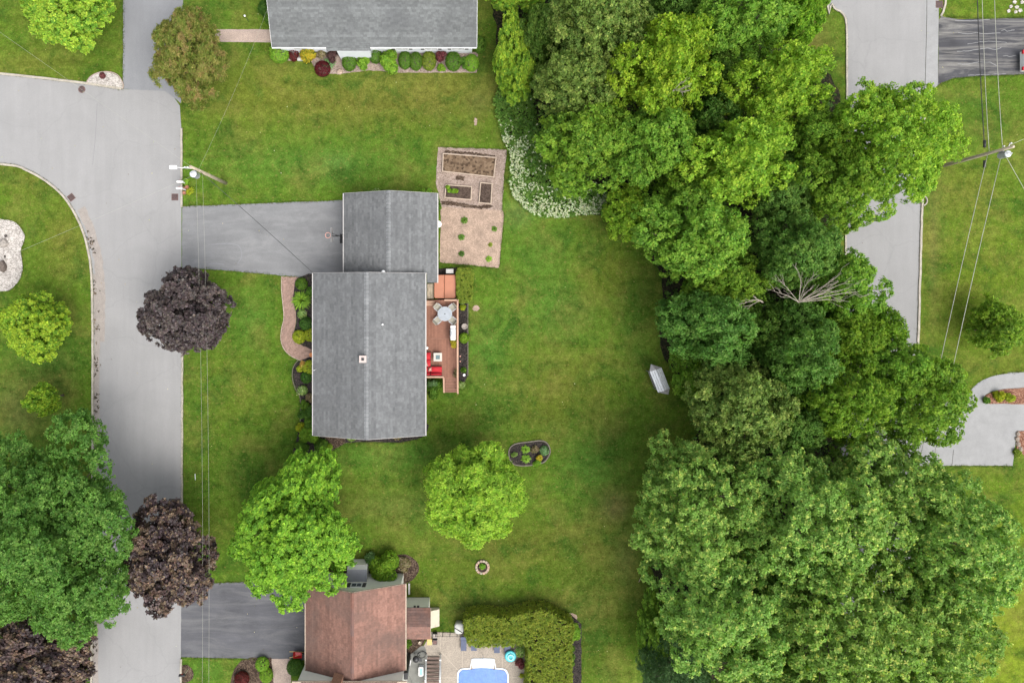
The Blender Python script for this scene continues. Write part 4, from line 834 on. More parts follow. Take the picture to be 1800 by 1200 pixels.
rail((PX(781, RZ), yn, 0), (xr, yn, 0)); rail((xr, yn + .07, 0), (xr, ys_, 0)); rail((xe + .1, ys_, 0), (xst, ys_, 0))
yb = PY(690, 0.3)
rail((xr, ys_, 0), (xr, yb, 0), zc=.98); rail((xst, ys_ - .05, 0), (xst, yb + .1, 0), zc=1.0)
nst = 5
for i in range(nst):
    y0 = ds - .01 - i * (ds - yb) / nst; y1 = y0 - (ds - yb) / nst; z = DZ - (i + 1) * DZ / (nst + 1)
    for k in range(2):
        s = r.uniform(.9, 1.12); b = MB(); m = y0 + (y1 - y0) * k / 2; e = y0 + (y1 - y0) * (k + 1) / 2; b.box(xst + .09, xr - .09, e + .012, m - .012 + (.02 if k == 0 else 0), z - .04, z, (0.255*s, 0.125*s, 0.085*s)); b.build('tread', MT['deck'], deck)
for x in (xst + .05, xr - .05): b = MB(); b.add([(x - .025, ds, 0), (x + .025, ds, 0), (x + .025, ds, DZ - .05), (x - .025, ds, DZ - .05), (x - .025, yb, 0), (x + .025, yb, 0), (x + .025, yb, .12), (x - .025, yb, .12)], [(0,1,2,3),(4,5,6,7),(0,1,5,4),(1,2,6,5),(2,3,7,6),(3,0,4,7)]); b.build('stringer', MT['dark_rail'], deck)

# hot tub
tx0, tx1, ty0, ty1 = PX(763, .95), PX(801, .95), PY(524, .95), PY(483, .95)
ht = thing('hot_tub', 'square hot tub under a folded rust orange vinyl cover', 'hot tub', ((tx0+tx1)/2, (ty0+ty1)/2, 0))
b = MB(); b.box(tx0 + .06, tx1 - .06, ty0 + .06, ty1 - .06, 0, .86); b.build('cabinet', MT['tubside'], ht)
def rrect(x0, x1, y0, y1, rad, k=4):
    out = []
    for cx_, cy_, a in ((x1-rad[1], y1-rad[1], 0), (x0+rad[0], y1-rad[0], 90), (x0+rad[2], y0+rad[2], 180), (x1-rad[3], y0+rad[3], 270)):
        q = rad[{0:1, 90:0, 180:2, 270:3}[a]]
        for i in range(k + 1): t = math.radians(a + 90 * i / k); out.append((cx_ + q*math.cos(t), cy_ + q*math.sin(t)))
    return out
tm = PX(781, .95)
for x0, x1, rd in ((tx0, tm - .015, (.15, .02, .15, .02)), (tm + .015, tx1, (.02, .15, .02, .15))):
    pts = rrect(x0, x1, ty0, ty1, rd); b = MB(); n = len(pts); cx_ = sum(p[0] for p in pts)/n; cy_ = sum(p[1] for p in pts)/n
    inn = [(cx_ + (p[0]-cx_)*.93, cy_ + (p[1]-cy_)*.95) for p in pts]
    v = [(p[0], p[1], .865) for p in pts] + [(p[0], p[1], .93) for p in pts] + [(p[0], p[1], .965) for p in inn]
    f = [tuple(range(n-1, -1, -1)), tuple(range(2*n, 3*n))] + [(i, (i+1) % n, n + (i+1) % n, n + i) for i in range(n)] + [(n+i, n+(i+1) % n, 2*n+(i+1) % n, 2*n+i) for i in range(n)]
    b.add(v, f); b.build('cover_half', MT['tub'], ht)
st = thing('step_box', 'narrow weathered timber platform between house wall and hot tub', 'platform', (*P(757, 512)[:2], 0))
for k in range(4):
    b = MB(); a = PX(751, .6); c = PX(762.5, .6); b.box(a + (c-a)*k/4 + .01, a + (c-a)*(k+1)/4 - .01, PY(525, .6), PY(499, .6), .55, .6); b.build('board', MT['pole'], st)
b = MB(); b.box(a + .05, c - .05, PY(524, .6), PY(500, .6), 0, .549); b.build('frame', MT['dark_rail'], st)
bs = thing('bench_step', 'orange brown wooden step bench at the north end of the deck', 'bench', (*P(756, 533, DZ)[:2], DZ))
for k in range(2):
    b = MB(); a, c = PY(537.5, 1.2), PY(528.5, 1.2); b.box(PX(747.5, 1.2), PX(764, 1.2), a + (c-a)*k/2 + .01, a + (c-a)*(k+1)/2 - .01, DZ + .30, DZ + .34); b.build('board', MT['orange'] if False else MT['rail'], bs)
for px in (749, 762):
    b = MB(); x = PX(px, 1.2); b.box(x - .03, x + .03, a + .05, c - .05, DZ, DZ + .299); b.build('leg', MT['rail'], bs)

# round table and four chairs
tx, ty, _ = P(782, 551.5, DZ + .72)
tb_ = thing('patio_table', 'round grey patio table with umbrella hole on the deck', 'table', (tx, ty, DZ))
b = MB(); b.ring((tx, ty, DZ), .05, .62, .69, .72, 32); b.build('tabletop', MT['table'], tb_)
b = MB(); b.ring((tx, ty, DZ), .621, .65, .68, .725, 32); b.build('rim', MT['steel'], tb_)
b = MB(); b.lathe((tx, ty, DZ), [(.28, .0), (.28, .03), (.04, .06), (.04, .70)], 14); b.build('pedestal', MT['black'], tb_)
def chair(name, label, x, y, ang, z, seatm, framem, group, cat='chair', w_=.26):
    t = thing(name, label, cat, (x, y, z), group, ang)      # faces +x before turning
    def part(n, m, f):
        q = MB(); f(q); me_o = q.build(n, m); me_o.parent = t; return me_o
    part('seat', seatm, lambda q: q.obox((0, 0, .42), .25, w_, .02))
    part('backrest', seatm, lambda q: q.add([(-.24, -w_, .44), (-.24, w_, .44), (-.40, w_, .95), (-.40, -w_, .95), (-.27, -w_, .44), (-.27, w_, .44), (-.43, w_, .95), (-.43, -w_, .95)], [(3,2,1,0),(4,5,6,7),(0,1,5,4),(1,2,6,5),(2,3,7,6),(3,0,4,7)]))
    for sx in (-.22, .22):
        for sy in (-w_, w_): part('leg', framem, lambda q: q.tube([(sx, sy, 0), (sx, sy, .41)], .018, 6))
    for sy in (-w_ - .03, w_ + .03): part('armrest', framem, lambda q: q.obox((-.04, sy, .64), .24, .025, .015) and q.tube([(.18, sy, .42), (.18, sy, .63)], .015, 5))
    return t
for px, py, side in ((770.5, 541, 'northwest'), (794.5, 541, 'northeast'), (769.5, 562.5, 'southwest'), (795, 562.5, 'southeast')):
    x, y, _ = P(px, py, DZ + .6); chair('patio_chair', f'tan sling patio chair at the {side} side of the round table', x, y, math.atan2(ty - y, tx - x), DZ, MT['sling'], MT['steel'], 'chairs round the patio table')
# grill with side shelves
gx, gy, _ = P(796, 585, DZ + .9); gr = thing('gas_grill', 'white gas grill with two side shelves by the deck railing', 'grill', (gx, gy, DZ))
b = MB(); b.box(gx - .26, gx + .26, gy - .30, gy + .30, DZ + .1, DZ + .80); b.build('cabinet', MT['steel'], gr)
b = MB(); prof = [(-.26, .801), (-.26, .95), (-.14, 1.06), (.12, 1.06), (.26, .95), (.26, .801)]
b.add([(gx + p[0], gy - .31, DZ + p[1]) for p in prof] + [(gx + p[0], gy + .31, DZ + p[1]) for p in prof], [tuple(range(6)), tuple(range(11, 5, -1))] + [(i, (i+1) % 6, 6 + (i+1) % 6, 6 + i) for i in range(6)]); ld = b.build('lid', MT['galv'], gr)
b = MB(); b.tube([(gx - .25, gy - .24, DZ + 1.02), (gx - .25, gy + .24, DZ + 1.02)], .025, 6); b.build('handle', MT['black'], ld)
b = MB(); b.box(gx - .10, gx - .06, gy - .2, gy + .2, DZ + 1.061, DZ + 1.07); b.build('vent_slot', MT['black'], ld)
for s in (-1, 1): b = MB(); a = sorted((gy + s*.315, gy + s*.66)); b.box(gx - .20, gx + .24, a[0], a[1], DZ + .80, DZ + .84); b.build('side_shelf', MT['white'], gr)
for sx in (-.2, .2):
    for sy in (-.25, .25): b = MB(); b.lathe((gx + sx, gy + sy, DZ), [(.03, 0), (.05, .03), (.03, .1)], 8); b.build('caster', MT['rubber'], gr)
# fire table
fx, fy, _ = P(769.5, 627.5, DZ + .55); ft = thing('fire_table', 'square pale fire table with dark glass bed on the deck', 'fire table', (fx, fy, DZ))
b = MB(); b.box(fx - .3, fx + .3, fy - .3, fy + .3, DZ, DZ + .5); b.build('base', MT['planter'], ft)
b = MB()
for x0, x1, y0, y1 in ((-.38, .38, .19, .38), (-.38, .38, -.38, -.19), (-.38, -.19, -.19, .19), (.19, .38, -.19, .19)): b.box(fx + x0, fx + x1, fy + y0, fy + y1, DZ + .501, DZ + .56)
b.build('top', MT['firetop'], ft)
b = MB(); b.box(fx - .19, fx + .19, fy - .19, fy + .19, DZ + .501, DZ + .53); b.build('burner_bed', MT['fireglass'], ft)
# red corner sofa
sx0, sx1, sy0, sy1 = xe + .12, PX(777, DZ + .45), PY(658.5, DZ + .45), PY(619, DZ + .45); sd_ = .72
so = thing('corner_sofa', 'red cushioned corner sofa on dark frame at the south end of the deck', 'sofa', ((sx0+sx1)/2, sy0 + .5, DZ))
b = MB(); b.box(sx0, sx1, sy0 - .12, sy0 + sd_, DZ + .06, DZ + .28); b.box(sx0, sx0 + sd_ + .05, sy0 + sd_ + .001, sy1, DZ + .06, DZ + .28); b.box(sx0, sx1, sy0 - .14, sy0 - .04, DZ + .281, DZ + .62); b.build('frame', MT['dark_rail'], so)
def cushion(n, x0, x1, y0, y1, z0, z1):
    q = MB(); pts = rrect(x0, x1, y0, y1, (.06,)*4, 3); m = len(pts); cx_, cy_ = (x0+x1)/2, (y0+y1)/2; inn = [(cx_ + (p[0]-cx_)*.9, cy_ + (p[1]-cy_)*.9) for p in pts]
    v = [(p[0], p[1], z0) for p in inn] + [(p[0], p[1], (z0+z1)/2) for p in pts] + [(p[0], p[1], z1) for p in inn]
    q.add(v, [tuple(range(m-1, -1, -1)), tuple(range(2*m, 3*m))] + [(k*m+i, k*m+(i+1) % m, (k+1)*m+(i+1) % m, (k+1)*m+i) for k in (0, 1) for i in range(m)], None, True); q.build(n, MT['red'], so)
xm = sx0 + sd_ + (sx1 - sx0 - sd_) / 2
for a, c in ((sx0 + .01, sx0 + sd_ - .005), (sx0 + sd_ + .005, sx1 - .01)): cushion('seat_cushion', a, c, sy0 + .16, sy0 + sd_ + .02, DZ + .285, DZ + .44); cushion('back_cushion', a, c, sy0 - .03, sy0 + .15, DZ + .285, DZ + .74)
my_ = (sy0 + sd_ + sy1) / 2
for a, c in ((sy0 + sd_ + .03, my_ - .005), (my_ + .005, sy1 - .02)): cushion('seat_cushion', sx0 + .16, sx0 + sd_ + .02, a, c, DZ + .285, DZ + .44); cushion('back_cushion', sx0 + .0, sx0 + .15, a, c, DZ + .285, DZ + .74)
for px, py, z, lb, rot in ((755.5, 649, .53, 'pink throw pillow lying on the red sofa seat', .15), (748.5, 641, .60, 'pink throw pillow in the corner of the red sofa by the wall', .3)):
    x, y, _ = P(px, py, DZ + z); x = max(x, sx0 + .24); q = MB(); ca, sa = math.cos(rot), math.sin(rot); v = []
    for (dx, dy, dz) in [(-.19,-.19,0),(0,-.16,0),(.19,-.19,0),(-.16,0,0),(0,0,.08),(.16,0,0),(-.19,.19,0),(0,.16,0),(.19,.19,0),(0,0,-.08)]: v.append((x + dx*ca - dy*sa, y + dx*sa + dy*ca, DZ + z + dz))
    q.add(v, [(0,1,4,3),(1,2,5,4),(3,4,7,6),(4,5,8,7),(1,0,3,9),(2,1,9,5),(9,3,6,7),(5,9,7,8)], None, True); tag(q.build('pillow', MT['pinkc'], org=(x, y, DZ + z), fix=True), lb, 'pillow')
x, y, _ = P(797, 607, DZ); x -= .02
pt = MB(); pt.lathe((x, y, DZ), [(.12, 0), (.17, .28), (.15, .28), (.14, .25)], 12); tag(pt.build('flower_pot', MT['terracotta'], org=(x, y, DZ)), 'clay pot holding yellow flowers on the deck beside the grill', 'pot')
shrub('potted_plant', 'yellow orange flowering plant in the pot beside the grill', 797.5, 604, 7, .45, 'loose', 'gold', 301, 9, cat='plant', z0=DZ + .25)
x, y, _ = P(749.5, 611.5, DZ + .5); q = MB(); q.lathe((x + .05, y, DZ), [(.10, 0), (.12, .45), (.13, .5), (.02, .5)], 10); tag(q.build('side_stool', MT['white'], org=(x + .05, y, DZ)), 'small white stool between the red sofa and the house wall', 'stool')
shrub('climbing_plant', 'brownish vine growing on the railing above the deck stairs', 801, 655, 4, .5, 'loose', 'tan', 302, 8, cat='plant', z0=DZ)

# --- around the house
def bxo(name, label, cat, px, py, hx, hy, z0, z1, mat, rz=0, top=1.0):
    x, y, _ = P(px, py, z1); b = MB(); b.obox((x, y, (z0+z1)/2), hx, hy, (z1-z0)/2, rz, None, top); return tag(b.build(name, MT[mat], org=(x, y, z0)), label, cat)
ac = thing('air_conditioner', 'pale grey air conditioner unit north of the hot tub', 'air conditioner', (*P(790.5, 476.5)[:2], 0))
x, y, _ = P(790.5, 476.5, .7); b = MB(); b.box(x - .34, x + .34, y - .20, y + .20, 0, .68); b.build('casing', MT['cover'], ac)
for k in range(6):
    b = MB(); b.box(x - .30 + k*.1, x - .24 + k*.1, y - .17, y + .17, .681, .70); b.build('louvre', MT['gutter'], ac)
def box_hedge(name, label, poly_px, h, pal, seed, ts=.16, ll=.15, lw=.09, bump_=.08, cat='hedge'):
    rng = np.random.default_rng(seed); poly = W(poly_px, h); cx_, cy_ = np.mean([p[0] for p in poly]), np.mean([p[1] for p in poly])
    root = thing(name, label, cat, (cx_, cy_, 0)); xs = [p[0] for p in poly]; ys = [p[1] for p in poly]
    n = int((max(xs)-min(xs)) * (max(ys)-min(ys)) / ts**2 * 2.2); X = rng.uniform(min(xs), max(xs), n); Y = rng.uniform(min(ys), max(ys), n); k = inpoly(X, Y, poly); X, Y = X[k], Y[k]
    Z = h + bump_ * (np.sin(X*2.1 + seed) * np.sin(Y*2.6) + rng.normal(0, .6, len(X)))
    pos = [np.stack([X, Y, Z], 1)]; nr = [unit(np.stack([rng.normal(0, .3, len(X)), rng.normal(0, .3, len(X)), np.ones(len(X))], 1))]
    for a, c in zip(poly, poly[1:] + poly[:1]):
        L_ = math.hypot(c[0]-a[0], c[1]-a[1]); m = int(L_ * h / ts**2 * 1.1); t = rng.random(m); d = ((c[1]-a[1])/L_, -(c[0]-a[0])/L_)
        mid = np.array([[ (a[0]+c[0])/2 + d[0]*.05, (a[1]+c[1])/2 + d[1]*.05 ]]); sg = -1 if inpoly(mid[:, 0], mid[:, 1], poly)[0] else 1
        jit = rng.normal(0, bump_*.6, m); pos.append(np.stack([a[0]+(c[0]-a[0])*t + d[0]*sg*jit, a[1]+(c[1]-a[1])*t + d[1]*sg*jit, rng.uniform(.05, h, m)], 1)); nr.append(unit(np.tile([[d[0]*sg, d[1]*sg, .5]], (m, 1)) + rng.normal(0, .25, (m, 3))))
    pos = np.concatenate(pos); nr = np.concatenate(nr); cols, wts = PAL[pal]
    quads_obj('foliage', [leaf_arrays(pos, nr, palette(rng, len(pos), cols, wts), rng, 6, ll, lw, (-.1, .6))], MT['leaf'], root)
    b = MB(); q = [(cx_ + (p[0]-cx_)*.8, cy_ + (p[1]-cy_)*.8) for p in poly] if len(poly) < 9 else None
    rr = random.Random(seed)
    for i in range(max(3, int(len(X) * ts**2 / .5))):
        j = rr.randrange(len(X)); b.tube([(X[j], Y[j], -.05), (X[j] + rr.uniform(-.1, .1), Y[j] + rr.uniform(-.1, .1), h * .9)], [.03, .012], 5)
    b.build('stem', MT['bark'], root, fix=False)
    return root
box_hedge('clipped_hedge', 'short clipped green hedge block beside the hot tub', spline([(804, 474), (815, 472), (829, 474), (830, 500), (828, 526), (816, 531), (805, 527), (803, 500)], 3, True), 1.3, 'olive', 11, .13, .12, .06, .05)
box_hedge('clipped_hedge', 'tall L-shaped yellow green hedge around the pool patio', spline([(820, 1088), (850, 1082), (890, 1086), (930, 1076), (960, 1074), (990, 1090), (1008, 1100), (1004, 1140), (1000, 1260), (930, 1260), (928, 1142), (900, 1135), (860, 1136), (826, 1134), (818, 1110)], 3, True), 2.2, 'olive', 12, .19, .18, .09, .10)

Q = [  # px, py, r, h, style, palette, label  (front garden, island bed, house at top, ...)
 ('boxwood', 530, 499, 9, .7, 'ball', 'green', 'clipped green boxwood at the driveway end of the brick path'),
 ('leafy_shrub', 547, 514, 9, .6, 'loose', 'green', 'green leafy shrub half under the eave beside the path'),
 ('daylily_clump', 530, 528, 14, .6, 'spiky', 'lime', 'big spiky bright green daylily clump beside the brick path'),
 ('hosta', 531, 552, 9, .45, 'hosta', 'hosta', 'pale variegated hosta between daylily clump and round dark boxwood'),
 ('boxwood', 538, 569, 10, .75, 'ball', 'dark', 'round dark green boxwood in the bed north of the front door'),
 ('gold_shrub', 526, 592, 10, .6, 'ball', 'yellow', 'yellow green mound shrub at the bend of the brick path'),
 ('gold_shrub', 546, 588, 10, .6, 'ball', 'yellow', 'yellow green mound shrub against the eave above the path bend'),
 ('gold_shrub', 545, 646, 11, .7, 'ball', 'yellow', 'larger yellow green mound below the front door path'),
 ('flowering_plant', 533, 642, 6, .4, 'loose', 'orange', 'orange flowering plant below the front door path'),
 ('gold_shrub', 527, 648, 5, .4, 'ball', 'yellow', 'small yellow mound at the rim of the lower front bed'),
 ('boxwood', 539, 663, 9, .75, 'ball', 'dark', 'round dark green boxwood in the bed south of the front door'),
 ('hosta', 532, 686, 9.5, .5, 'hosta', 'hosta', 'white edged hosta at the rim of the lower front bed'),
 ('brown_shrub', 546, 698, 7, .5, 'loose', 'tan', 'brownish low shrub beside the eave south of the hosta'),
 ('green_shrub', 536, 711, 8, .7, 'loose', 'green', 'green shrub south of the white edged hosta'),
 ('green_shrub', 547, 722, 8, .9, 'loose', 'dark', 'dark green shrub tucked against the front eave'),
 ('green_shrub', 535, 730, 9, .8, 'loose', 'dark', 'dark green shrub midway down the lower front bed'),
 ('green_shrub', 545, 744, 9, 1.0, 'loose', 'green', 'light green shrub near the southwest corner of the roof'),
 ('flowering_plant', 529, 752, 8, .7, 'loose', 'yellow', 'pale yellow flowering shrub at the lawn edge of the front bed'),
 ('leafy_shrub', 546, 770, 17, 1.6, 'loose', 'lime', 'large bright green shrub below the southwest corner of the grey roof'),
 ('leafy_shrub', 530, 783, 11, 1.1, 'loose', 'green', 'green shrub between the front lawn and the maple crown'),
 ('leafy_shrub', 563, 784, 12, 1.2, 'loose', 'green', 'green shrub beside the brown mulch at the house corner'),
 ('leafy_shrub', 576, 790, 9, .9, 'loose', 'lime', 'lime green shrub at the tip of the brown mulch'),
 ('low_plant', 618, 770, 9, .4, 'loose', 'hosta', 'pale low plant at the left of the south wall bed', 4),
 ('low_plant', 698, 769, 7, .4, 'loose', 'tan', 'pale tan low plant at the right of the south wall bed', 4),
 ('low_plant', 662, 337, 8, .5, 'loose', 'hosta', 'pale plant left of the ridge behind the garage', 5),
 ('low_plant', 748, 337, 13, .6, 'loose', 'lime', 'lime green plant row at the garage corner by the garden', 6),
 ('low_plant', 771, 362, 5, .5, 'loose', 'green', 'green plant squeezed between garage eave and sandy plot', 9),
 ('hydrangea', 764, 685, 17, 1.3, 'loose', 'green', 'leafy green hydrangea between the deck stairs and the house', 15),
 ('hydrangea', 760, 674, 10, 1.2, 'loose', 'blue', 'blue green hydrangea under the south railing of the deck'),
 ('low_plant', 811, 676, 6, .35, 'loose', 'hosta', 'pale airy plant at the foot of the deck strip bed', 7),
 ('low_plant', 813, 540, 6, .5, 'hosta', 'yellow', 'yellow green plant at the north end of the deck strip bed'),
 ('white_flower', 812, 531.5, 3, .4, 'loose', 'hosta', 'white flower beside the hedge at the deck corner'),
 ('round_shrub', 815.5, 594, 8.5, .8, 'ball', 'lime', 'bright green round shrub in the deck strip bed'),
 ('low_plant', 815, 650, 4, .3, 'loose', 'green', 'small green seedling in the deck strip bed'),
 ('perennial', 924, 790, 7, .4, 'spiky', 'lime', 'upper spiky plant of the oval island bed'),
 ('perennial', 925, 806, 7.5, .4, 'spiky', 'lime', 'lower spiky plant of the oval island bed'),
 ('perennial', 957, 792, 9.5, .5, 'hosta', 'blue', 'blue green hosta at the right end of the oval island bed'),
 ('perennial', 944, 812, 7, .35, 'loose', 'lime', 'lime green clump under the yellow flowers of the island bed'),
 ('perennial', 948, 804, 4.5, .55, 'loose', 'gold', 'yellow flowers in the oval island bed'),
 ('perennial', 904, 799, 4, .25, 'loose', 'hosta', 'tiny pale plant at the left end of the oval island bed'),
 ('perennial', 941, 790, 6, .3, 'loose', 'tan', 'brownish wispy plant in the middle of the island bed'),
 ('tomato_plant', 816, 387, 6.0, .5, 'spiky', 'green', 'topmost plant of the left row on the sandy plot'),
 ('tomato_plant', 811, 416.5, 5.5, .5, 'spiky', 'green', 'middle plant of the left row on the sandy plot'),
 ('tomato_plant', 811, 446, 5.1, .5, 'spiky', 'dark', 'lowest plant of the left row on the sandy plot'),
 ('tomato_plant', 869, 402, 4.7, .4, 'spiky', 'green', 'topmost plant of the right row on the sandy plot'),
 ('tomato_plant', 862, 430, 3.8, .3, 'spiky', 'olive', 'thin middle plant of the right row on the sandy plot'),
 ('tomato_plant', 859, 455, 5.1, .45, 'spiky', 'lime', 'lowest plant of the right row on the sandy plot'),
 ('yew', 491, 93, 17, 1.1, 'ball', 'lime', 'large round green yew at the left end of the top house'),
 ('barberry', 516, 94, 8, .9, 'ball', 'red', 'upright dark red barberry between green yew and golden shrub', 13),
 ('golden_shrub', 543, 93, 16, 1.1, 'loose', 'gold', 'golden yellow shrub at the top house front'),
 ('bronze_shrub', 563, 92, 9, .9, 'loose', 'tan', 'bronze shrub beside the porch of the top house', 11),
 ('barberry', 567, 121, 13, .8, 'ball', 'red', 'round dark red barberry at the lawn edge below the golden shrub'),
 ('plum_shrub', 588, 100, 11, 1.1, 'loose', 'plum', 'purple leaved shrub in front of the porch', 15),
 ('strap_plant', 578, 112, 9, .5, 'spiky', 'blue', 'blue green strap leaved plant beside the round barberry', 12),
 ('clipped_yew', 614, 109, 12, .9, 'ball', 'green', 'clipped green yew right of the purple shrub', 15),
 ('leafy_shrub', 638, 109, 11, .9, 'loose', 'lime', 'lighter leafy shrub right of the porch yew', 16),
 ('clipped_yew', 660, 98, 10, 1.0, 'ball', 'green', 'clipped green yew in the corner beside the porch', 13),
 ('round_shrub', 685, 110, 19, 1.3, 'loose', 'lime', 'largest round bright green shrub in front of the white wall', 23),
 ('clipped_yew', 712, 106, 11, .9, 'ball', 'green', 'squarish clipped yew right of the largest bright shrub', 15),
 ('clipped_yew', 731, 108, 11, .9, 'ball', 'green', 'oval clipped yew below the second window gap', 15),
 ('clipped_yew', 754, 107, 12, .9, 'ball', 'olive', 'yellowish clipped yew left of the small red maple', 16),
 ('red_maple_shrub', 776, 99, 9, 1.2, 'loose', 'maroon', 'small red leaved maple shrub before the white wall', 11),
 ('low_plant', 776, 120, 8, .4, 'loose', 'lime', 'lime plant at the foot of the red maple shrub', 6),
 ('clipped_yew', 797, 108, 13, .9, 'ball', 'green', 'broad clipped yew right of the red maple shrub', 16),
 ('leafy_shrub', 815, 112, 7, .7, 'loose', 'green', 'small leafy shrub left of the corner yew', 14),
 ('clipped_yew', 829, 111, 12, .9, 'ball', 'lime', 'bright oval yew at the right end of the front row', 14),
 ('clipped_yew', 843, 79, 11, .9, 'ball', 'green', 'lone clipped yew at the right side wall of the top house', 14),
 ('leafy_shrub', 467, 12, 12, 1.2, 'loose', 'dark', 'dark green shrub at the left side wall of the top house', 14),
 ('clipped_yew', 472, 32, 7, .8, 'ball', 'green', 'green shrub above the pink path end', 10),
 ('red_shrub', 180, 133, 4.5, .5, 'ball', 'maroon', 'tiny red shrub in the half round gravel bed'),
 ('hosta', 326, 319, 8, .5, 'hosta', 'lime', 'green plant behind the upper mailbox'),
 ('low_plant', 333, 336, 7, .4, 'spiky', 'yellow', 'yellow green plant beside the lower mailbox'),
 ('round_shrub', 677, 998, 26, 2.2, 'loose', 'lime', 'bushy green shrub at the north corner of the brown roof', 28),
 ('blue_shrub', 652, 985, 10, 1.2, 'loose', 'blue', 'small blue green shrub behind the grey lean-to', 16),
 ('dry_grass_clump', 709, 992, 11, .5, 'loose', 'tan', 'tan dried clump in the mulch right of the bushy shrub', 13),
 ('gold_shrub', 461, 1167, 11, .8, 'ball', 'lime', 'upper lime green mound left of the pink walk', 12),
 ('gold_shrub', 468, 1186, 11, .8, 'ball', 'lime', 'lower lime green mound left of the pink walk', 12),
 ('red_shrub', 425, 1193, 12, .8, 'ball', 'red', 'dark red round shrub at the bottom edge'),
 ('boxwood', 519, 1172, 14, 1.0, 'ball', 'dark', 'dark green round shrub between pink walk and brown house', 14),
 ('low_plant', 717, 1130, 6, .4, 'loose', 'green', 'green plant in the mulch corner behind the breezeway', 9),
 ('red_shrub', 915, 1165, 8, .6, 'loose', 'maroon', 'dark red shrub between float ring and hedge'),
 ('low_plant', 917, 1187, 4, .3, 'hosta', 'yellow', 'small yellow plant beside the hedge by the pool'),
 ('pale_shrub', 916, 1142, 10, .9, 'loose', 'hosta', 'pale flowering shrub at the inner corner of the tall hedge'),
 ('leafy_shrub', 1008, 1112, 13, 1.4, 'loose', 'lime', 'bright green bush on the right shoulder of the tall hedge', 20),
 ('leafy_shrub', 1000, 1150, 12, 1.6, 'loose', 'green', 'green bush on the right flank of the tall hedge', 30),
 ('gold_shrub', 1757, 696, 9, .7, 'loose', 'yellow', 'left yellow green shrub in the red mulch by the curved walk'),
 ('gold_shrub', 1776, 697, 8, .7, 'loose', 'yellow', 'right yellow green shrub in the red mulch by the curved walk'),
 ('low_plant', 1734, 703, 7, .4, 'loose', 'green', 'green plant at the tip of the red mulch bed', 5),
 ('low_plant', 1790, 795, 7, .4, 'loose', 'olive', 'olive plant at the stone edged bed on the right', 8),
]
for i, q in enumerate(Q):
    nm, px, py, rr_, h_, sty, pal, lab = q[:8]
    if px < 600 and 480 < py < 800: rr_ *= 1.1
    shrub(nm, lab, px, py, rr_, h_, sty, pal, 400 + i, q[8] if len(q) > 8 else None, cat='shrub' if 'shrub' in nm or nm in ('boxwood', 'yew', 'clipped_yew', 'barberry', 'hydrangea') else 'plant')

# raised beds
def raised_bed(label, c, soil, h=.28):
    w4 = [P(p[0], p[1], h)[:2] for p in c]; cx_, cy_ = sum(p[0] for p in w4)/4, sum(p[1] for p in w4)/4
    t = thing('raised_bed', label, 'raised bed', (cx_, cy_, 0), 'timber raised beds on the gravel')
    for i in range(4):
        a, d = w4[i], w4[(i+1) % 4]; L_ = math.hypot(d[0]-a[0], d[1]-a[1]); b = MB(); b.obox(((a[0]+d[0])/2, (a[1]+d[1])/2, h/2), L_/2 + (.04 if i % 2 else -.041), .04, h/2, math.atan2(d[1]-a[1], d[0]-a[0])); b.build('board', MT['timber'], t)
    b = MB(); rng = np.random.default_rng(9); n = 14
    v = []; f = []
    for i in range(n + 1):
        for j in range(n + 1):
            s, u = i/n, j/n; p = [(w4[0][k]*(1-s) + w4[1][k]*s)*(1-u) + (w4[3][k]*(1-s) + w4[2][k]*s)*u for k in (0, 1)]; v.append((cx_ + (p[0]-cx_)*.985, cy_ + (p[1]-cy_)*.985, h - .07 + float(rng.normal(0, .018))))
    for i in range(n):
        for j in range(n): a = i*(n+1)+j; f.append((a, a+1, a+n+2, a+n+1))
    b.add(v, f, None, True); b.build('soil', MT[soil], t, fix=False)
raised_bed('largest raised bed, pale dry soil, at the north end of the gravel', [(779, 270), (872, 277), (868, 311), (778, 301)], 'soil')
raised_bed('dark soiled raised bed with lettuce, at the left of the gravel', [(784, 325), (829, 328), (828, 351), (782, 347)], 'soil_dark')
raised_bed('narrow upright raised bed with dark soil, at the right of the gravel', [(845, 321), (865, 323), (863, 358), (842, 356)], 'soil_dark')
for i, (px, py) in enumerate(((787, 329), (790, 335), (797, 336), (802, 336))):
    shrub('lettuce', ['topmost', 'second', 'third', 'rightmost'][i] + ' lettuce of the short row in the dark raised bed', px, py, 3.6, .22, 'hosta', 'lime', 600 + i, cat='plant', z0=.2)

# ------------------------------------------------------------------ small things round the yard
def pot(name, label, px, py, r0, h, mat, cat='pot', z0=0.0):
    x, y, _ = P(px, py, h); b = MB(); b.lathe((x, y, z0), [(r0*.7, 0), (r0, h*.9), (r0*1.05, h), (r0*.85, h), (r0*.8, h*.85), (0.01, h*.85)], 16); return tag(b.build(name, MT[mat], org=(x, y, z0)), label, cat)
pot('planter', 'round grey brown planter in the deck strip bed', 816.5, 573.5, .27, .4, 'planter')
pot('flower_pot', 'orange pot beside the front door', 547.5, 623.5, .2, .35, 'orange')
pot('garden_ball', 'white round garden ornament in the deck strip bed', 816, 659, .12, .2, 'white', 'ornament')
pot('garden_light', 'upper small pinkish light in the deck strip bed', 809, 626, .06, .2, 'pinkc', 'garden light')
pot('garden_light', 'lower small pinkish light in the deck strip bed', 809, 635, .06, .2, 'pinkc', 'garden light')
pot('flower_pot', 'upper terracotta pot beside the mailboxes', 328, 329, .17, .3, 'terracotta')
pot('flower_pot', 'left terracotta pot beside the mailboxes', 322.5, 331.5, .15, .3, 'terracotta')
pot('flower_pot', 'lower terracotta pot beside the mailboxes', 323.5, 339, .16, .3, 'terracotta')
pot('flower_pot', 'round tan pot in the mulch behind the breezeway', 738, 1129.5, .14, .3, 'timber')
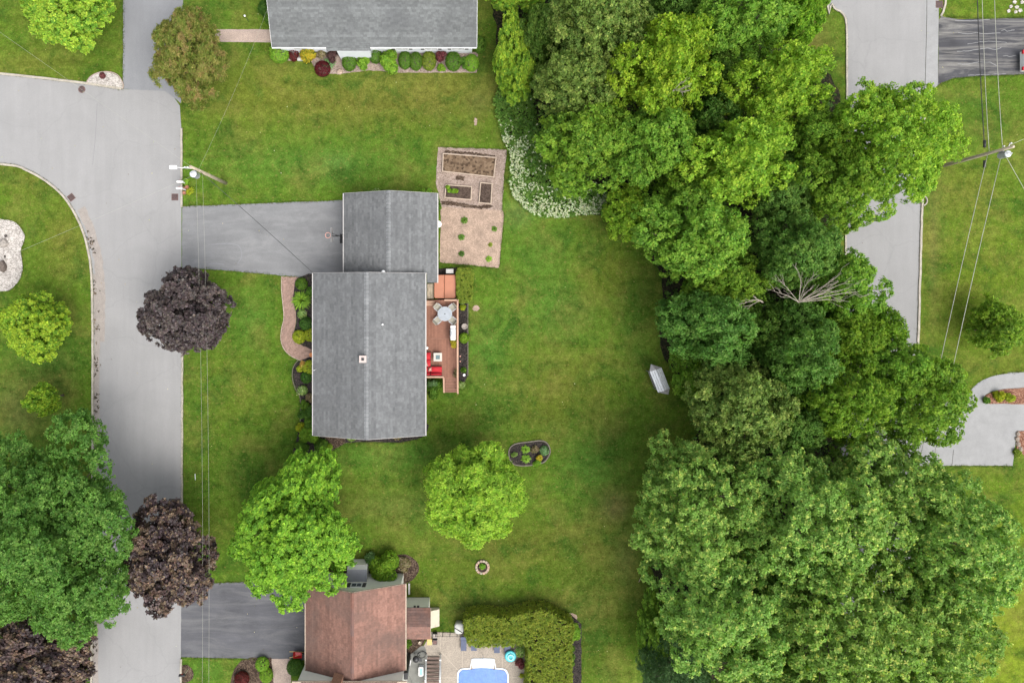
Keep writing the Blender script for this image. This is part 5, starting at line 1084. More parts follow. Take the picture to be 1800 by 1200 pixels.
def mailbox(label, px, py, rz, mat='white'):
    x, y, _ = P(px, py, 1.1); t = thing('mailbox', label, 'mailbox', (x, y, 0))
    b = MB(); n = 8; prof = [(-.10, 0), (.10, 0)] + [(.10*math.cos(math.pi*k/n), .14 + .10*math.sin(math.pi*k/n)) for k in range(n + 1)]; m = len(prof); ca, sa = math.cos(rz), math.sin(rz); v = []
    for s in (-.27, .27):
        for p in prof: v.append((x + s*ca - p[0]*sa, y + s*sa + p[0]*ca, 1.0 + p[1]))
    b.add(v, [tuple(range(m-1, -1, -1)), tuple(range(m, 2*m))] + [(i, (i+1) % m, m + (i+1) % m, m + i) for i in range(m)]); b.build('box', MT[mat], t)
    b = MB(); b.box(x - .045 + .15*ca, x + .045 + .15*ca, y - .045, y + .045, 0, .999); b.build('post', MT['white' if mat == 'white' else 'pole'], t)
    b = MB(); fx_, fy_ = x - .11*sa*-1, y + .11*ca; b.box(fx_ - .05, fx_ + .05, fy_ + .002, fy_ + .015, 1.05, 1.22); b.build('flag', MT['redpaint'], t)
mailbox('upper of the two white mailboxes at the kerb by the utility pole', 316.5, 319.5, 0)
mailbox('lower of the two white mailboxes at the kerb by the utility pole', 315.5, 331, 0)
mailbox('black mailbox at the kerb near the bottom edge', 320, 1186, 0.1, 'black')
def grate(label, px, py, s, rz, round_=False):
    x, y, _ = P(px, py); t = thing('storm_drain', label, 'drain', (x, y, 0)); b = MB(); z = .014
    if round_: b.lathe((x, y, z), [(s, 0), (s, .02), (s*.85, .021)], 20)
    else: b.obox((x, y, z + .006), s, s, .006, rz)
    b.build('frame', MT['rust'], t)
    ca, sa = math.cos(rz), math.sin(rz)
    for k in range(5):
        o = (k - 2) * s * .36; L_ = s*.85 if not round_ else math.sqrt(max(.01, (s*.8)**2 - o*o)); b = MB(); b.obox((x - o*sa, y + o*ca, z + (.026 if round_ else .018)), L_, s*.09, .005, rz); b.build('bar', MT['black'], t)
grate('square rusty storm drain at the kerb below the white mailboxes', 307.5, 346.5, .31, 0)
grate('tilted rusty storm drain at the curved kerb on the left', 125.5, 347, .30, -.9)
grate('round rusty manhole beside the half round gravel bed', 144, 157.5, .33, 0, True)
grate('square rusty storm drain at the top edge of the right road', 1651, 8, .33, 0)
grate('round drain in the kerb notch on the right road', 1618, 353, .3, 0, True)
b = MB(); x, y, _ = P(1620, 353); b.ring((x, y, 0), .42, .52, 0, .11, 14, -1.4, 1.5); tag(b.build('kerb', MT['kerb']), kind='structure')

# basketball hoop in front of the garage
HZ = 3.05; hx, hy, _ = P(576.5, 413.5, HZ); bx_, _, _ = P(583, 413, HZ + .3); px0, _, _ = P(601, 415, 1.5)
hp = thing('basketball_hoop', 'basketball hoop on a black post in front of the garage', 'basketball hoop', (px0, hy - .05, 0))
b = MB(); n = 20; v = [(hx + .235*math.cos(2*math.pi*k/n), hy + .235*math.sin(2*math.pi*k/n), HZ) for k in range(n + 1)]; b.tube(v, .03, 6, cap=False); b.tube([(hx + .23, hy, HZ), (bx_, hy, HZ)], .03, 6); rim = b.build('rim', MT['pinkc'], hp)
b = MB()
for k in range(14):
    a = 2*math.pi*k/14; c_ = 2*math.pi*(k + 1)/14; b.tube([(hx + .23*math.cos(a), hy + .23*math.sin(a), HZ - .01), (hx + .14*math.cos(c_), hy + .14*math.sin(c_), HZ - .42)], .009, 4)
b.build('net', MT['flash'], rim)
b = MB(); b.box(bx_ + .01, bx_ + .03, hy - .62, hy + .62, HZ - .15, HZ + .75); b.build('backboard', MT['darkmetal'], hp)
b = MB()
for dy in (-.12, .12):
    for dz in (.1, .6): b.tube([(bx_ + .06, hy + dy, HZ + dz), (px0 - .02, hy - .05, HZ + dz - .45)], .028, 6)
b.build('arm', MT['black'], hp)
b = MB(); b.tube([(px0, hy - .05, 0), (px0, hy - .05, HZ + .3)], .06, 8); b.build('post', MT['black'], hp)
b = MB(); b.obox((px0 + .05, hy - .05, .1), .5, .42, .1, 0, None, .8); b.build('base', MT['rubber'], hp)

# ribbed metal shelter under the trees
sh = thing('shelter', 'small shelter with ribbed grey metal roof and pointed ends at the tree edge', 'shelter', (*P(1160, 668)[:2], 0))
SZ = 1.9; c4 = [P(1142, 652, SZ), P(1163, 645, SZ), P(1177, 683, SZ), P(1157, 690, SZ)]; cen = Vector(((c4[0][0]+c4[2][0])/2, (c4[0][1]+c4[2][1])/2, 0))
ax = (Vector(c4[3]) - Vector(c4[0])).normalized(); wd = (Vector(c4[1]) - Vector(c4[0])).normalized(); Lh, Wh = 1.0, .56
def sp(a, w_, z): p = cen + ax*a + wd*w_; return (p.x, p.y, z)
nr_ = 6
for k in range(nr_):
    w0, w1 = -Wh + 2*Wh*k/nr_, -Wh + 2*Wh*(k+1)/nr_; z0, z1 = SZ + .22*(1-abs(w0)/Wh), SZ + .22*(1-abs(w1)/Wh); wm = (w0+w1)/2; zm = (z0+z1)/2
    b = MB(); v = []
    for a in (-Lh, Lh): v += [sp(a, w0+.008, z0), sp(a, w0+.03, z0+.05), sp(a, w1-.07, z1+.012), sp(a, w1-.008, z1), sp(a, w1-.008, z1-.03), sp(a, w0+.008, z0-.03)]
    b.add(v, [tuple(range(6)), tuple(range(11, 5, -1))] + [(i, (i+1) % 6, 6+(i+1) % 6, 6+i) for i in range(6)]); b.build('roof_rib', MT['metalroof'], sh)
for s, off in ((-1, -.15), (1, .30)):
    b = MB(); b.add([sp(s*Lh*1.005, -Wh, SZ), sp(s*Lh*1.005, Wh, SZ), sp(s*(Lh + .55), off, SZ - .25), sp(s*Lh*1.005, 0, SZ + .22), sp(s*Lh*1.005, -Wh, SZ - .06), sp(s*Lh*1.005, Wh, SZ - .06), sp(s*(Lh+.55), off, SZ - .3)], [(0, 3, 2), (3, 1, 2), (4, 5, 6), (0, 2, 6, 4), (2, 1, 5, 6)]); b.build('end_panel', MT['darkmetal'], sh, fix=True)
for a in (-.85, .85):
    for w_ in (-.45, .45): b = MB(); b.tube([sp(a, w_, 0), sp(a, w_, SZ + .02)], .035, 6); b.build('post', MT['darkmetal'], sh)
b = MB(); b.add([sp(-.8, -.35, .45), sp(.8, -.35, .45), sp(.8, .3, .45), sp(-.8, .3, .45), sp(-.8, -.35, .5), sp(.8, -.35, .5), sp(.8, .3, .5), sp(-.8, .3, .5)], [(3,2,1,0),(4,5,6,7),(0,1,5,4),(1,2,6,5),(2,3,7,6),(3,0,4,7)]); b.tube([sp(-.78, -.4, .48), sp(.78, -.4, .48)], .03, 6)
for a in (-.8, .8): b.tube([sp(a, -.3, .47), sp(a, -.43, SZ + .02)], .015, 5)
b.build('bench', MT['darkmetal'], sh)

# ring planter on the lawn
x, y, _ = P(848, 995.5); rp = thing('ring_planter', 'ring of tan stone blocks with green plant on the lower lawn', 'planter', (x, y, 0)); r = random.Random(8)
for k in range(14):
    b = MB(); a = 2*math.pi*k/14; b.obox((x + .56*math.cos(a), y + .56*math.sin(a), .09), .105, .115, .09 + r.uniform(-.01, .01), a, (0.40*r.uniform(.85, 1.15), .31, .235), .92); b.build('block', MT['stone'], rp)
b = MB(); b.lathe((x, y, 0), [(.44, 0), (.44, .09), (.01, .10)], 18); b.build('soil', MT['soil_dark'], rp)
shrub('low_plant', 'green plant inside the stone ring planter', 848, 995, 6, .35, 'hosta', 'lime', 640, cat='plant', z0=.09)
def rock(label, px, py, a, b_, h, seed, col=(.25, .22, .19), name='rock'):
    x, y, _ = P(px, py); r = random.Random(seed); m = MB(); seg = 9; v = []; f = []
    for i, (q, z) in enumerate(((1.0, -.05), (1.05, h*.35), (.8, h*.8), (.35, h))):
        for k in range(seg): t = 2*math.pi*k/seg; s = q * r.uniform(.82, 1.15); v.append((x + a*s*math.cos(t), y + b_*s*math.sin(t), z * r.uniform(.9, 1.1)))
    for i in range(3):
        for k in range(seg): f.append((i*seg+k, i*seg+(k+1) % seg, (i+1)*seg+(k+1) % seg, (i+1)*seg+k))
    f += [tuple(range(seg-1, -1, -1)), tuple(range(3*seg, 4*seg))]; m.add(v, f, col); return tag(m.build(name, MT['stone'], org=(x, y, 0)), label, 'rock')
rock('upper boulder in the pale gravel bed at the left edge', 8, 428, .42, .40, .4, 1, (.30, .27, .24))
rock('lower dark boulder in the pale gravel bed at the left edge', 6, 468, .36, .55, .45, 2, (.13, .105, .09))
rock('small dark stone in the gravel bed above the upper boulder', 11, 415, .14, .13, .15, 3, (.07, .06, .055))
rock('smaller dark stone in the gravel bed between the boulders', 9, 451, .10, .13, .12, 4, (.09, .08, .07))
rock('tan rock at the lawn edge below the purple shrub', 597, 127, .34, .24, .25, 5, (.38, .29, .22))
for i, (px, py) in enumerate(((1788, 762), (1787, 771), (1789, 780), (1793, 789))): rock(['topmost', 'second', 'third', 'lowest'][i] + ' edging stone of the red mulch bed at the right edge', px, py, .2, .24, .2, 20 + i, (.27, .22, .18))
for i, (px, py, a) in enumerate(((1783, 4, .2), (1777, 12, .1), (1787, 13, .4), (1773, 20, .2), (1785, 21, .5), (1793, 19, .9), (1796, 4, .3))):
    x, y, _ = P(px, py); r = random.Random(i); b = MB(); b.prism([(x + .19*r.uniform(.75, 1.2)*math.cos(a + k*1.256), y + .19*r.uniform(.75, 1.2)*math.sin(a + k*1.256)) for k in range(5)], 0, .05)
    tag(b.build('stepping_stone', MT['white'] if False else MT['gravel'], org=(x, y, 0)), 'white stepping stone, ' + ['leftmost of the top row', 'left of the middle row', 'right of the middle row', 'leftmost of the lower row', 'middle of the lower row', 'rightmost of the lower row', 'rightmost of the top row'][i] + ' at the top right corner', 'stone', 'stepping stones')
bxo('utility_box', 'small white box between the barberry and the golden shrub', 'box', 528, 104, .3, .12, 0, .25, 'cover')
# garden tap with hose reel by the pink path
x, y, _ = P(434, 33); sn = thing('sprinkler', 'white headed sprinkler on a green stake above the pink path', 'sprinkler', (x, y, 0))
b = MB(); b.tube([(x + .15, y - .25, 0), (x, y, .6)], .03, 6); b.build('stake', MT['plant_green'], sn); b = MB(); b.lathe((x, y, .58), [(.05, 0), (.10, .05), (.09, .12), (.02, .14)], 10); b.build('head', MT['white'], sn)
# wheelbarrow by the brown house
x, y, _ = P(523, 1150, .5); wb = thing('wheelbarrow', 'red wheelbarrow with pale handles beside the dark driveway', 'wheelbarrow', (x, y, 0))
b = MB(); b.add([(x-.25, y-.2, .32), (x+.25, y-.15, .32), (x+.25, y+.15, .32), (x-.25, y+.2, .32), (x-.38, y-.3, .6), (x+.42, y-.26, .62), (x+.42, y+.26, .62), (x-.38, y+.3, .6)], [(3,2,1,0),(0,1,5,4),(1,2,6,5),(2,3,7,6),(3,0,4,7)]); b.add([(x-.22, y-.17, .34), (x+.22, y-.12, .34), (x+.22, y+.12, .34), (x-.22, y+.17, .34)], [(0,1,2,3)]); b.build('tray', MT['redpaint'], wb, fix=False)
for s in (-1, 1): b = MB(); b.tube([(x+.5, y+s*.06, .18), (x-.1, y+s*.2, .33), (x-.75, y+s*.28, .5)], .03, 6); b.build('handle', MT['ystraw'], wb); b = MB(); b.tube([(x-.2, y+s*.2, 0), (x-.1, y+s*.2, .33)], .02, 5); b.build('leg', MT['black'], wb)
b = MB(); n = 14; b.tube([(x+.55 + .17*math.cos(2*math.pi*k/n), y, .20 + .17*math.sin(2*math.pi*k/n)) for k in range(n+1)], .045, 6, cap=False); b.lathe((x+.55, y, .2), [(.03, -.05), (.03, .05)], 6); b.build('wheel', MT['rubber'], wb)

# ------------------------------------------------------------------ pool area
pool = thing('swimming_pool', 'swimming pool with blue cover, white rim and white steps at the bottom edge', 'pool', (*P(848, 1230)[:2], 0))
outer = [(807, 1300), (803.5, 1290)] + spline([(803.5, 1190), (804.5, 1180), (810, 1174), (818, 1173)], 3) + [(826, 1172.5), (829, 1158)] + spline([(829, 1158), (832, 1156), (866, 1156), (869, 1158)], 2)[1:] + [(872, 1172.5), (882, 1173)] + spline([(882, 1173), (889, 1175), (893.5, 1183), (894, 1192)], 3)[1:] + [(894, 1290), (890, 1300)]
oc = (848, 1235)
inner_ = [(oc[0] + (p[0]-oc[0])*.955, oc[1] + (p[1]-oc[1])*.972) for p in outer]
b = MB(); n = len(outer); vo, vi = W(outer), W(inner_)
v = [(p[0], p[1], .041) for p in vo] + [(p[0], p[1], .10) for p in vo] + [(p[0], p[1], .10) for p in vi] + [(p[0], p[1], .041) for p in vi]
b.add(v, [(k*n+i, k*n+(i+1) % n, (k+1)*n+(i+1) % n, (k+1)*n+i) for k in range(3) for i in range(n)]); b.build('coping', MT['pool_white'], pool, fix=False)
wp = [(806, 1295)] + spline([(806, 1192), (807, 1182), (812, 1176.5), (820, 1176)], 3) + [(828, 1175.5)] + spline([(829, 1175), (838, 1173), (848, 1172.5), (860, 1173), (868, 1175)], 3) + [(880, 1176)] + spline([(880, 1176), (887, 1178), (891, 1185), (891.5, 1194)], 3)[1:] + [(891.5, 1295)]
b = MB(); b.sheet(W(wp), .075); b.build('pool_cover', MT['water'], pool, fix=False)
for k in range(3):
    b = MB(); b.prism(W([(830.5, 1158 + k*5.2), (867.5, 1158 + k*5.2), (868, 1162.6 + k*5.2), (830, 1162.6 + k*5.2)]), .042, .085 - k*.012); b.build('step', MT['pool_white'], pool)
b = MB(); b.tube([P(849, 1150, .05), P(849, 1152, .8), P(849, 1160, .9), P(849, 1170, .25)], .02, 6); b.build('step_rail', MT['steel'], pool)
def lounger(label, px, py0, py1, w_=10):
    x0, x1 = PX(px - w_/2, .35), PX(px + w_/2, .35); y1, y0 = PY(py0, .35), PY(py1, .35); t = thing('lounger', label, 'lounger', ((x0+x1)/2, (y0+y1)/2, .04), 'loungers by the pool')
    b = MB(); ym = y0 + (y1-y0)*.68; b.box(x0, x1, y0, ym - .01, .30, .36); b.build('seat', MT['navy'], t)
    b = MB(); b.add([(x0, ym, .30), (x1, ym, .30), (x1, y1, .62), (x0, y1, .62), (x0, ym, .36), (x1, ym, .36), (x1, y1, .68), (x0, y1, .68)], [(3,2,1,0),(4,5,6,7),(0,1,5,4),(1,2,6,5),(2,3,7,6),(3,0,4,7)]); b.build('backrest', MT['navy'], t)
    for x in (x0 + .04, x1 - .04):
        for y in (y0 + .1, ym - .1): b = MB(); b.box(x - .02, x + .02, y - .02, y + .02, .04, .299); b.build('leg', MT['steel'], t)
lounger('leftmost navy lounger, long, beside the pale rounded cover', 815, 1116, 1143)
lounger('navy lounger second from the left, mostly under the hedge', 833, 1117, 1143)
lounger('navy lounger third from the left, mostly under the hedge', 873.5, 1120, 1147)
lounger('navy lounger partly under the turquoise float ring', 892, 1120, 1146)
x, y, _ = P(897.5, 1155, .75); fr = thing('float_ring', 'turquoise inflatable ring leaning over the last lounger', 'float', (x, y, .04))
b = MB()
def torus(b, c, R_, r_, n=24, m=10, tilt=0.0):
    v = []; f = []
    for i in range(n):
        for j in range(m): t, p = 2*math.pi*i/n, 2*math.pi*j/m; q = (R_ + r_*math.cos(p)); v.append((c[0] + q*math.cos(t), c[1] + q*math.sin(t), c[2] + r_*math.sin(p)*.8 + tilt*q*math.sin(t)))
    for i in range(n):
        for j in range(m): f.append((i*m+j, ((i+1) % n)*m+j, ((i+1) % n)*m+(j+1) % m, i*m+(j+1) % m))
    b.add(v, f, None, True)
torus(b, (x, y, .50), .38, .15); b.build('outer_ring', MT['aqua'], fr)
b = MB(); torus(b, (x + .03, y - .05, .62), .24, .09); b.build('inner_ring', MT['aqua_l'], fr)
b = MB(); b.lathe((x + .03, y - .05, .04), [(.22, 0), (.22, .56), (.02, .57)], 16); b.build('core', MT['aqua'], fr)
# pale rounded cover with bar
x, y, _ = P(807, 1105, 1.0); cv = thing('covered_stand', 'pale grey rounded cover with a black diagonal bar beside the tall hedge', 'cover', (x, y, 0))
b = MB(); pts = rrect(x - .42, x + .42, y - .47, y + .47, (.26, .26, .3, .3), 5); m = len(pts); ins = [(x + (p[0]-x)*.8, y + (p[1]-y)*.8) for p in pts]
v = [(p[0], p[1], 0) for p in ins] + [(p[0], p[1], .8) for p in pts] + [(p[0], p[1], .95) for p in pts] + [(p[0], p[1], 1.02) for p in ins]
b.add(v, [tuple(range(m-1, -1, -1)), tuple(range(3*m, 4*m))] + [(k*m+i, k*m+(i+1) % m, (k+1)*m+(i+1) % m, (k+1)*m+i) for k in range(3) for i in range(m)], None, True); b.build('cover', MT['cover'], cv)
b = MB(); b.tube([(x - .40, y + .12, 1.05), (x + .2, y - .25, 1.06), (x + .48, y - .42, .9), (x + .5, y - .45, 0)], .03, 6); b.build('bar', MT['black'], cv)
# thin black fence
fn = thing('pool_fence', 'thin black metal fence between lawn and pool patio', 'fence', (*P(790, 1113)[:2], 0))
ya = PY(1113, .6); xa, xb = PX(766, .6), PX(816, .6)
for z in (.25, 1.15): b = MB(); b.tube([(xa, ya, z), (xb, ya, z)], .016, 5); b.build('rail', MT['black'], fn)
for k in range(5): b = MB(); x = xa + (xb-xa)*k/4; b.box(x - .025, x + .025, ya - .025, ya + .025, 0, 1.22); b.build('post', MT['black'], fn)
for k in range(24): b = MB(); x = xa + (xb-xa)*(k+.5)/24; b.tube([(x, ya, .24), (x, ya, 1.16)], .008, 4); b.build('picket', MT['black'], fn)
# brown stairs with white railings
stt = thing('staircase', 'brown outdoor stairs with white railings beside the pool patio', 'stairs', (*P(761, 1180)[:2], 0)); r = random.Random(4)
for k in range(11):
    z = .18 + k*.17; y1 = PY(1154.5, .2) - k*.28; s = r.uniform(.85, 1.15); b = MB(); b.box(PX(750, .5), PX(773, .5), y1 - .26, y1, z - .05, z, (.19*s, .135*s, .11*s)); b.build('tread', MT['stairwood'], stt)
    b = MB(); b.box(PX(750, .5), PX(773, .5), y1 - .05, y1 - .03, z - .16, z - .051, (.09, .06, .05)); b.build('riser', MT['stairwood'], stt)
for px in (749, 774):
    x = PX(px, .9); ya = PY(1158, .9); b = MB()
    b.tube([(x, ya, 1.0), (x, ya - 3.0, 2.85)], .085, 6); b.build('handrail', MT['white'], stt)
    for k in range(3): b = MB(); yy = ya - k*1.4; b.box(x - .07, x + .07, yy - .07, yy + .07, 0, 1.1 + k*.865); b.build('post', MT['white'], stt)
# grill, hose, chair, cooler, boxes
x, y, _ = P(731, 1158, .8); kg = thing('kettle_grill', 'black grill on the grey stone patio by the brown house', 'grill', (x, y, .04))
b = MB(); b.lathe((x, y, .5), [(.05, 0), (.25, .12), (.30, .28), (.26, .42), (.10, .50), (.02, .51)], 14); b.build('bowl', MT['black'], kg)
for k in range(3): b = MB(); a = k*2.1; b.tube([(x + .15*math.cos(a), y + .15*math.sin(a), .56), (x + .32*math.cos(a), y + .32*math.sin(a), .04)], .018, 5); b.build('leg', MT['black'], kg)
b = MB(); b.box(x + .24, x + .55, y - .2, y + .1, .78, .81); b.build('side_table', MT['black'], kg)
x, y, _ = P(742, 1149); b = MB(); pts = [(x + (.38 + .05*math.sin(i*.7))*math.cos(i*.32), y + (.30 + .06*math.cos(i*.5))*math.sin(i*.32), .065 + .002*i) for i in range(34)]; b.tube(pts, .018, 5); tag(b.build('garden_hose', MT['cable'], org=(x, y, .04)), 'dark garden hose coiled on the grey stone patio', 'hose')
x, y, _ = P(717.5, 1163, .4); chair('patio_chair', 'white plastic chair between the brown roof eave and the black grill', x, y, -.2, .045, MT['white'], MT['white'], 'loose patio seats')
x, y, _ = P(740, 1180, .5); co = thing('cooler', 'white and pale blue cooler on the grey stone patio', 'cooler', (x, y, .04))
b = MB(); b.prism(rrect(x - .22, x + .22, y - .42, y + .42, (.14,)*4), .045, .42); b.build('body', MT['pool_white'], co); b = MB(); b.prism(rrect(x - .235, x + .235, y - .435, y + .435, (.15,)*4), .421, .49); li = b.build('lid', MT['white'], co)
b = MB(); b.prism(rrect(x - .12, x + .12, y - .28, y + .28, (.08,)*4), .4905, .498); b.build('lid_inset', MT['aqua_l'], li)
x, y, _ = P(709, 1187, .8); bxo('meter_box', 'black box at the corner of the brown house beside the stone patio', 'box', 712, 1188, .22, .28, .0, 3.6, 'black')
bxo('storage_box', 'yellow wooden box at the breezeway corner on the patio', 'box', 755, 1128, .22, .26, .04, .5, 'ystraw')
for lb, py, m in (('upper dark square planter on the patio beside the yellow box', 1117.5, 'planter'), ('lower dark square planter on the patio beside the yellow box', 1128.5, 'dark_rail')):
    x, y, _ = P(764.5, py, .45); t = thing('square_planter', lb, 'planter', (x, y, .04), 'square planters on the patio'); b = MB(); b.obox((x, y, .24), .2, .2, .2, 0, None, 1.05); b.build('box', MT['black'], t); b = MB(); b.obox((x, y, .4425), .17, .17, .0025, 0); b.build('filling', MT['rust' if m == 'dark_rail' else 'planter'], t)
for lb, px in (('left brown chair on the strip north of the breezeway', 732), ('right brown chair on the strip north of the breezeway', 747.5)):
    x, y, _ = P(px, 1059, .4); chair('garden_chair', lb, x, y, math.pi/2, .0, MT['dark_rail'], MT['dark_rail'], 'brown chairs by the breezeway', w_=.30)
bxo('stone_slab', 'narrow pale slab standing at the east wall of the brown house', 'slab', 719, 1035, .07, .5, 0, .3, 'cover')
bxo('fallen_board', 'short white stick lying on the lawn by the road', 'stick', 343, 838, .02, .28, 0.0, .03, 'white', .05)
bxo('fallen_stick', 'pale stick lying on the lawn near the lower tree edge', 'stick', 1128, 1012, .02, .62, 0.0, .03, 'timber', -.45)
x, y, _ = P(1648, 47)
# parked red car, tail just inside the right edge
x, y, _ = P(1799.5, 106, .8); car = thing('car', 'white car with red tail lights just showing at the right edge on the cracked driveway', 'car', (x + 2.2, y, 0))
prof = [(0.0, .35), (0.05, .75), (.15, .95), (.5, 1.0), (1.0, 1.40), (2.5, 1.42), (3.2, .98), (4.1, .88), (4.35, .6), (4.35, .3), (0.2, .28)]
b = MB(); n = len(prof)
for yy, k in ((-.86, 1.0), (.86, 1.0)): pass
v = [(x + p[0], y - .88 + (.14 if p[1] > 1.1 else 0), p[1]) for p in prof] + [(x + p[0], y + .88 - (.14 if p[1] > 1.1 else 0), p[1]) for p in prof]
b.add(v, [tuple(range(n)), tuple(range(2*n-1, n-1, -1))] + [(i, (i+1) % n, n+(i+1) % n, n+i) for i in range(n)]); b.build('body', MT['white'], car)
b = MB(); b.add([(x + .56, y - .7, 1.06), (x + .56, y + .7, 1.06), (x + .97, y + .66, 1.385), (x + .97, y - .66, 1.385)], [(0, 1, 2, 3)]); b.build('rear_window', MT['glass'], car, fix=False)
for s in (-1, 1):
    b = MB(); b.box(x - .1, x + .14, y + s*.76 - .16, y + s*.76 + .16, .68, .86); b.build('tail_light', MT['red'], car)
    for dx in (.85, 3.5): b = MB(); nn = 16; b.tube([(x + dx + .24*math.cos(2*math.pi*k/nn), y + s*.80, .32 + .24*math.sin(2*math.pi*k/nn)) for k in range(nn+1)], .085, 8, cap=False); b.build('wheel', MT['rubber'], car)

# ------------------------------------------------------------------ utility poles and wires
def pole(label, px, py, h):
    x, y, _ = P(px, py); t = thing('utility_pole', label, 'utility pole', (x, y, 0)); b = MB(); b.tube([(x, y, -.3), (x, y, h*.5), (x, y, h)], [.17, .145, .115], 10); b.build('shaft', MT['pole'], t); return t, x, y
def transformer(t, x, y, z):
    b = MB(); b.lathe((x, y, z), [(.24, 0), (.27, .04), (.27, .85), (.29, .86), (.27, .92), (.10, .98)], 14); tf = b.build('transformer', MT['galv'], t)
    for s in (-1, 1): b = MB(); b.lathe((x + s*.12, y, z + .97), [(.04, 0), (.06, .06), (.035, .10), (.055, .16), (.02, .22)], 8); b.build('bushing', MT['white'], tf)
w1, wx_, wy_ = pole('wooden utility pole with street light at the left road edge', 397, 322, 8.5)
transformer(w1, wx_ - .05, wy_ - .48, 6.9); b = MB(); b.box(wx_ - .06, wx_ + .02, wy_ - .3, wy_ - .1, 7.1, 7.6); b.build('bracket', MT['steel'], w1)
b = MB(); b.tube([(wx_, wy_, 7.5), (wx_ - .7, wy_ + .02, 7.75), (wx_ - 1.35, wy_ + .05, 7.8)], .035, 6); la = b.build('lamp_arm', MT['white'], w1)
b = MB(); b.prism(rrect(wx_ - 1.95, wx_ - 1.35, wy_ - .10, wy_ + .20, (.05,)*4, 2), 7.76, 7.86); b.build('lamp_head', MT['white'], la)
b = MB(); b.box(wx_ - .62, wx_ + .1, wy_ - .05, wy_ + .05, 8.05, 8.15); b.build('crossarm', MT['steel'], w1)
for dx in (-.55, -.3): b = MB(); b.lathe((wx_ + dx, wy_, 8.151), [(.03, 0), (.06, .05), (.03, .08), (.05, .14), (.01, .2)], 8); b.build('insulator', MT['white'], w1)
e1_, ex, ey = pole('wooden utility pole with transformer on the right lawn', 1652, 293, 8.9)
transformer(e1_, ex + .25, ey - .40, 7.1); b = MB(); b.box(ex, ex + .1, ey - .2, ey - .05, 7.3, 7.8); b.build('bracket', MT['steel'], e1_)
for k, (dx, dy, z) in enumerate(((.1, .35, 8.3), (.05, .25, 7.6))): b = MB(); b.tube([(ex, ey, z), (ex + dx, ey + dy, z + .1)], .025, 5); b.lathe((ex + dx, ey + dy, z + .05), [(.04, 0), (.07, .08), (.04, .13), (.07, .2), (.02, .26)], 8); b.build('insulator', MT['white'], e1_)
for s in (1, -1): b = MB(); b.tube([(ex - .18, ey + s*.55, 5.95), (ex - .18, ey + s*1.15, 5.95)], .11, 8); b.build('splice_case', MT['black'], e1_)
w2, wx2, wy2 = pole('next wooden utility pole along the left road, below the frame', 407, 1330, 8.5)
e2, ex2, ey2 = pole('next wooden utility pole up the right road, above the frame', 1640, -420, 8.9)
e3, ex3, ey3 = pole('next wooden utility pole down the right road, hidden by trees', 1455, 1260, 8.9)
n1_, nx1, ny1 = pole('wooden utility pole beyond the left edge of the frame', -150, -60, 8.5)
n2_, nx2, ny2 = pole('wooden utility pole beyond the left edge near the gravel bed', -160, 560, 8.5)
def wire(label, a, c, sag=.5, rad=.018, mat='wire', name='overhead_wire'):
    b = MB(); a = Vector(a); c = Vector(c); n = 16; pts = []
    for i in range(n + 1): t = i/n; p = a.lerp(c, t); p.z -= sag*4*t*(1-t); pts.append(p)
    b.tube(pts, rad, 5); o = b.build(name, MT[mat], org=a, fix=False); return tag(o, label, 'wire')
wire('left overhead wire running south along the left road', (wx_ - .1, wy_ - .5, 7.0), (wx2 - .1, wy2, 7.4), .9, .007)
wire('right overhead wire running south along the left road', (wx_ + .2, wy_ - .1, 6.4), (wx2 + .3, wy2, 7.0), .9, .007)
wire('dark service cable from the street light pole to the grey roofed house', (wx_ + .1, wy_ - .1, 6.6), (PX(552, 4.2), PY(482, 4.2), 4.05), .5, .022, 'cable')
wire('overhead wire from the street light pole to the upper left corner', (wx_ - .1, wy_ + .05, 7.9), (nx1, ny1, 7.9), .6, .007)
wire('overhead wire from the street light pole to the lower left lawn', (wx_ - .1, wy_ - .1, 6.2), (nx2, ny2, 6.4), .6, .007)
wire('service wire from the street light pole to the top house', (wx_ + .05, wy_ + .1, 6.8), (e0 + .45, s0 + 4.0, 4.2), .5, .005)
wire('left pale wire running up from the transformer pole on the right lawn', (ex - .05, ey + .1, 6.3), (ex2 + .0, ey2, 6.6), .7, .022)
wire('right pale wire running up from the transformer pole on the right lawn', (ex + .02, ey + .05, 7.7), (ex2 + .05, ey2, 7.7), .7, .022)
wire('thick dark cable running up from the transformer pole on the right lawn', (ex - .18, ey + .5, 5.95), (ex2 - .15, ey2, 5.9), .6, .035, 'cable')
wire('left pale wire running down to the trees from the transformer pole', (ex - .1, ey - .1, 6.2), (ex3 - .2, ey3, 6.4), .7, .024)
wire('right pale wire running down to the trees from the transformer pole', (ex + .1, ey - .3, 7.5), (ex3 + .2, ey3, 7.5), .7, .024)
wire('short guy wire from the transformer pole to the lawn at the right edge', (ex + .12, ey - .1, 7.6), (PX(1830), PY(385), 0.0), 0, .02)
wire('service wire leaving the top of the transformer pole to the right', (ex + .05, ey + .2, 8.35), (PX(2000), PY(150), 5.5), .4, .014)

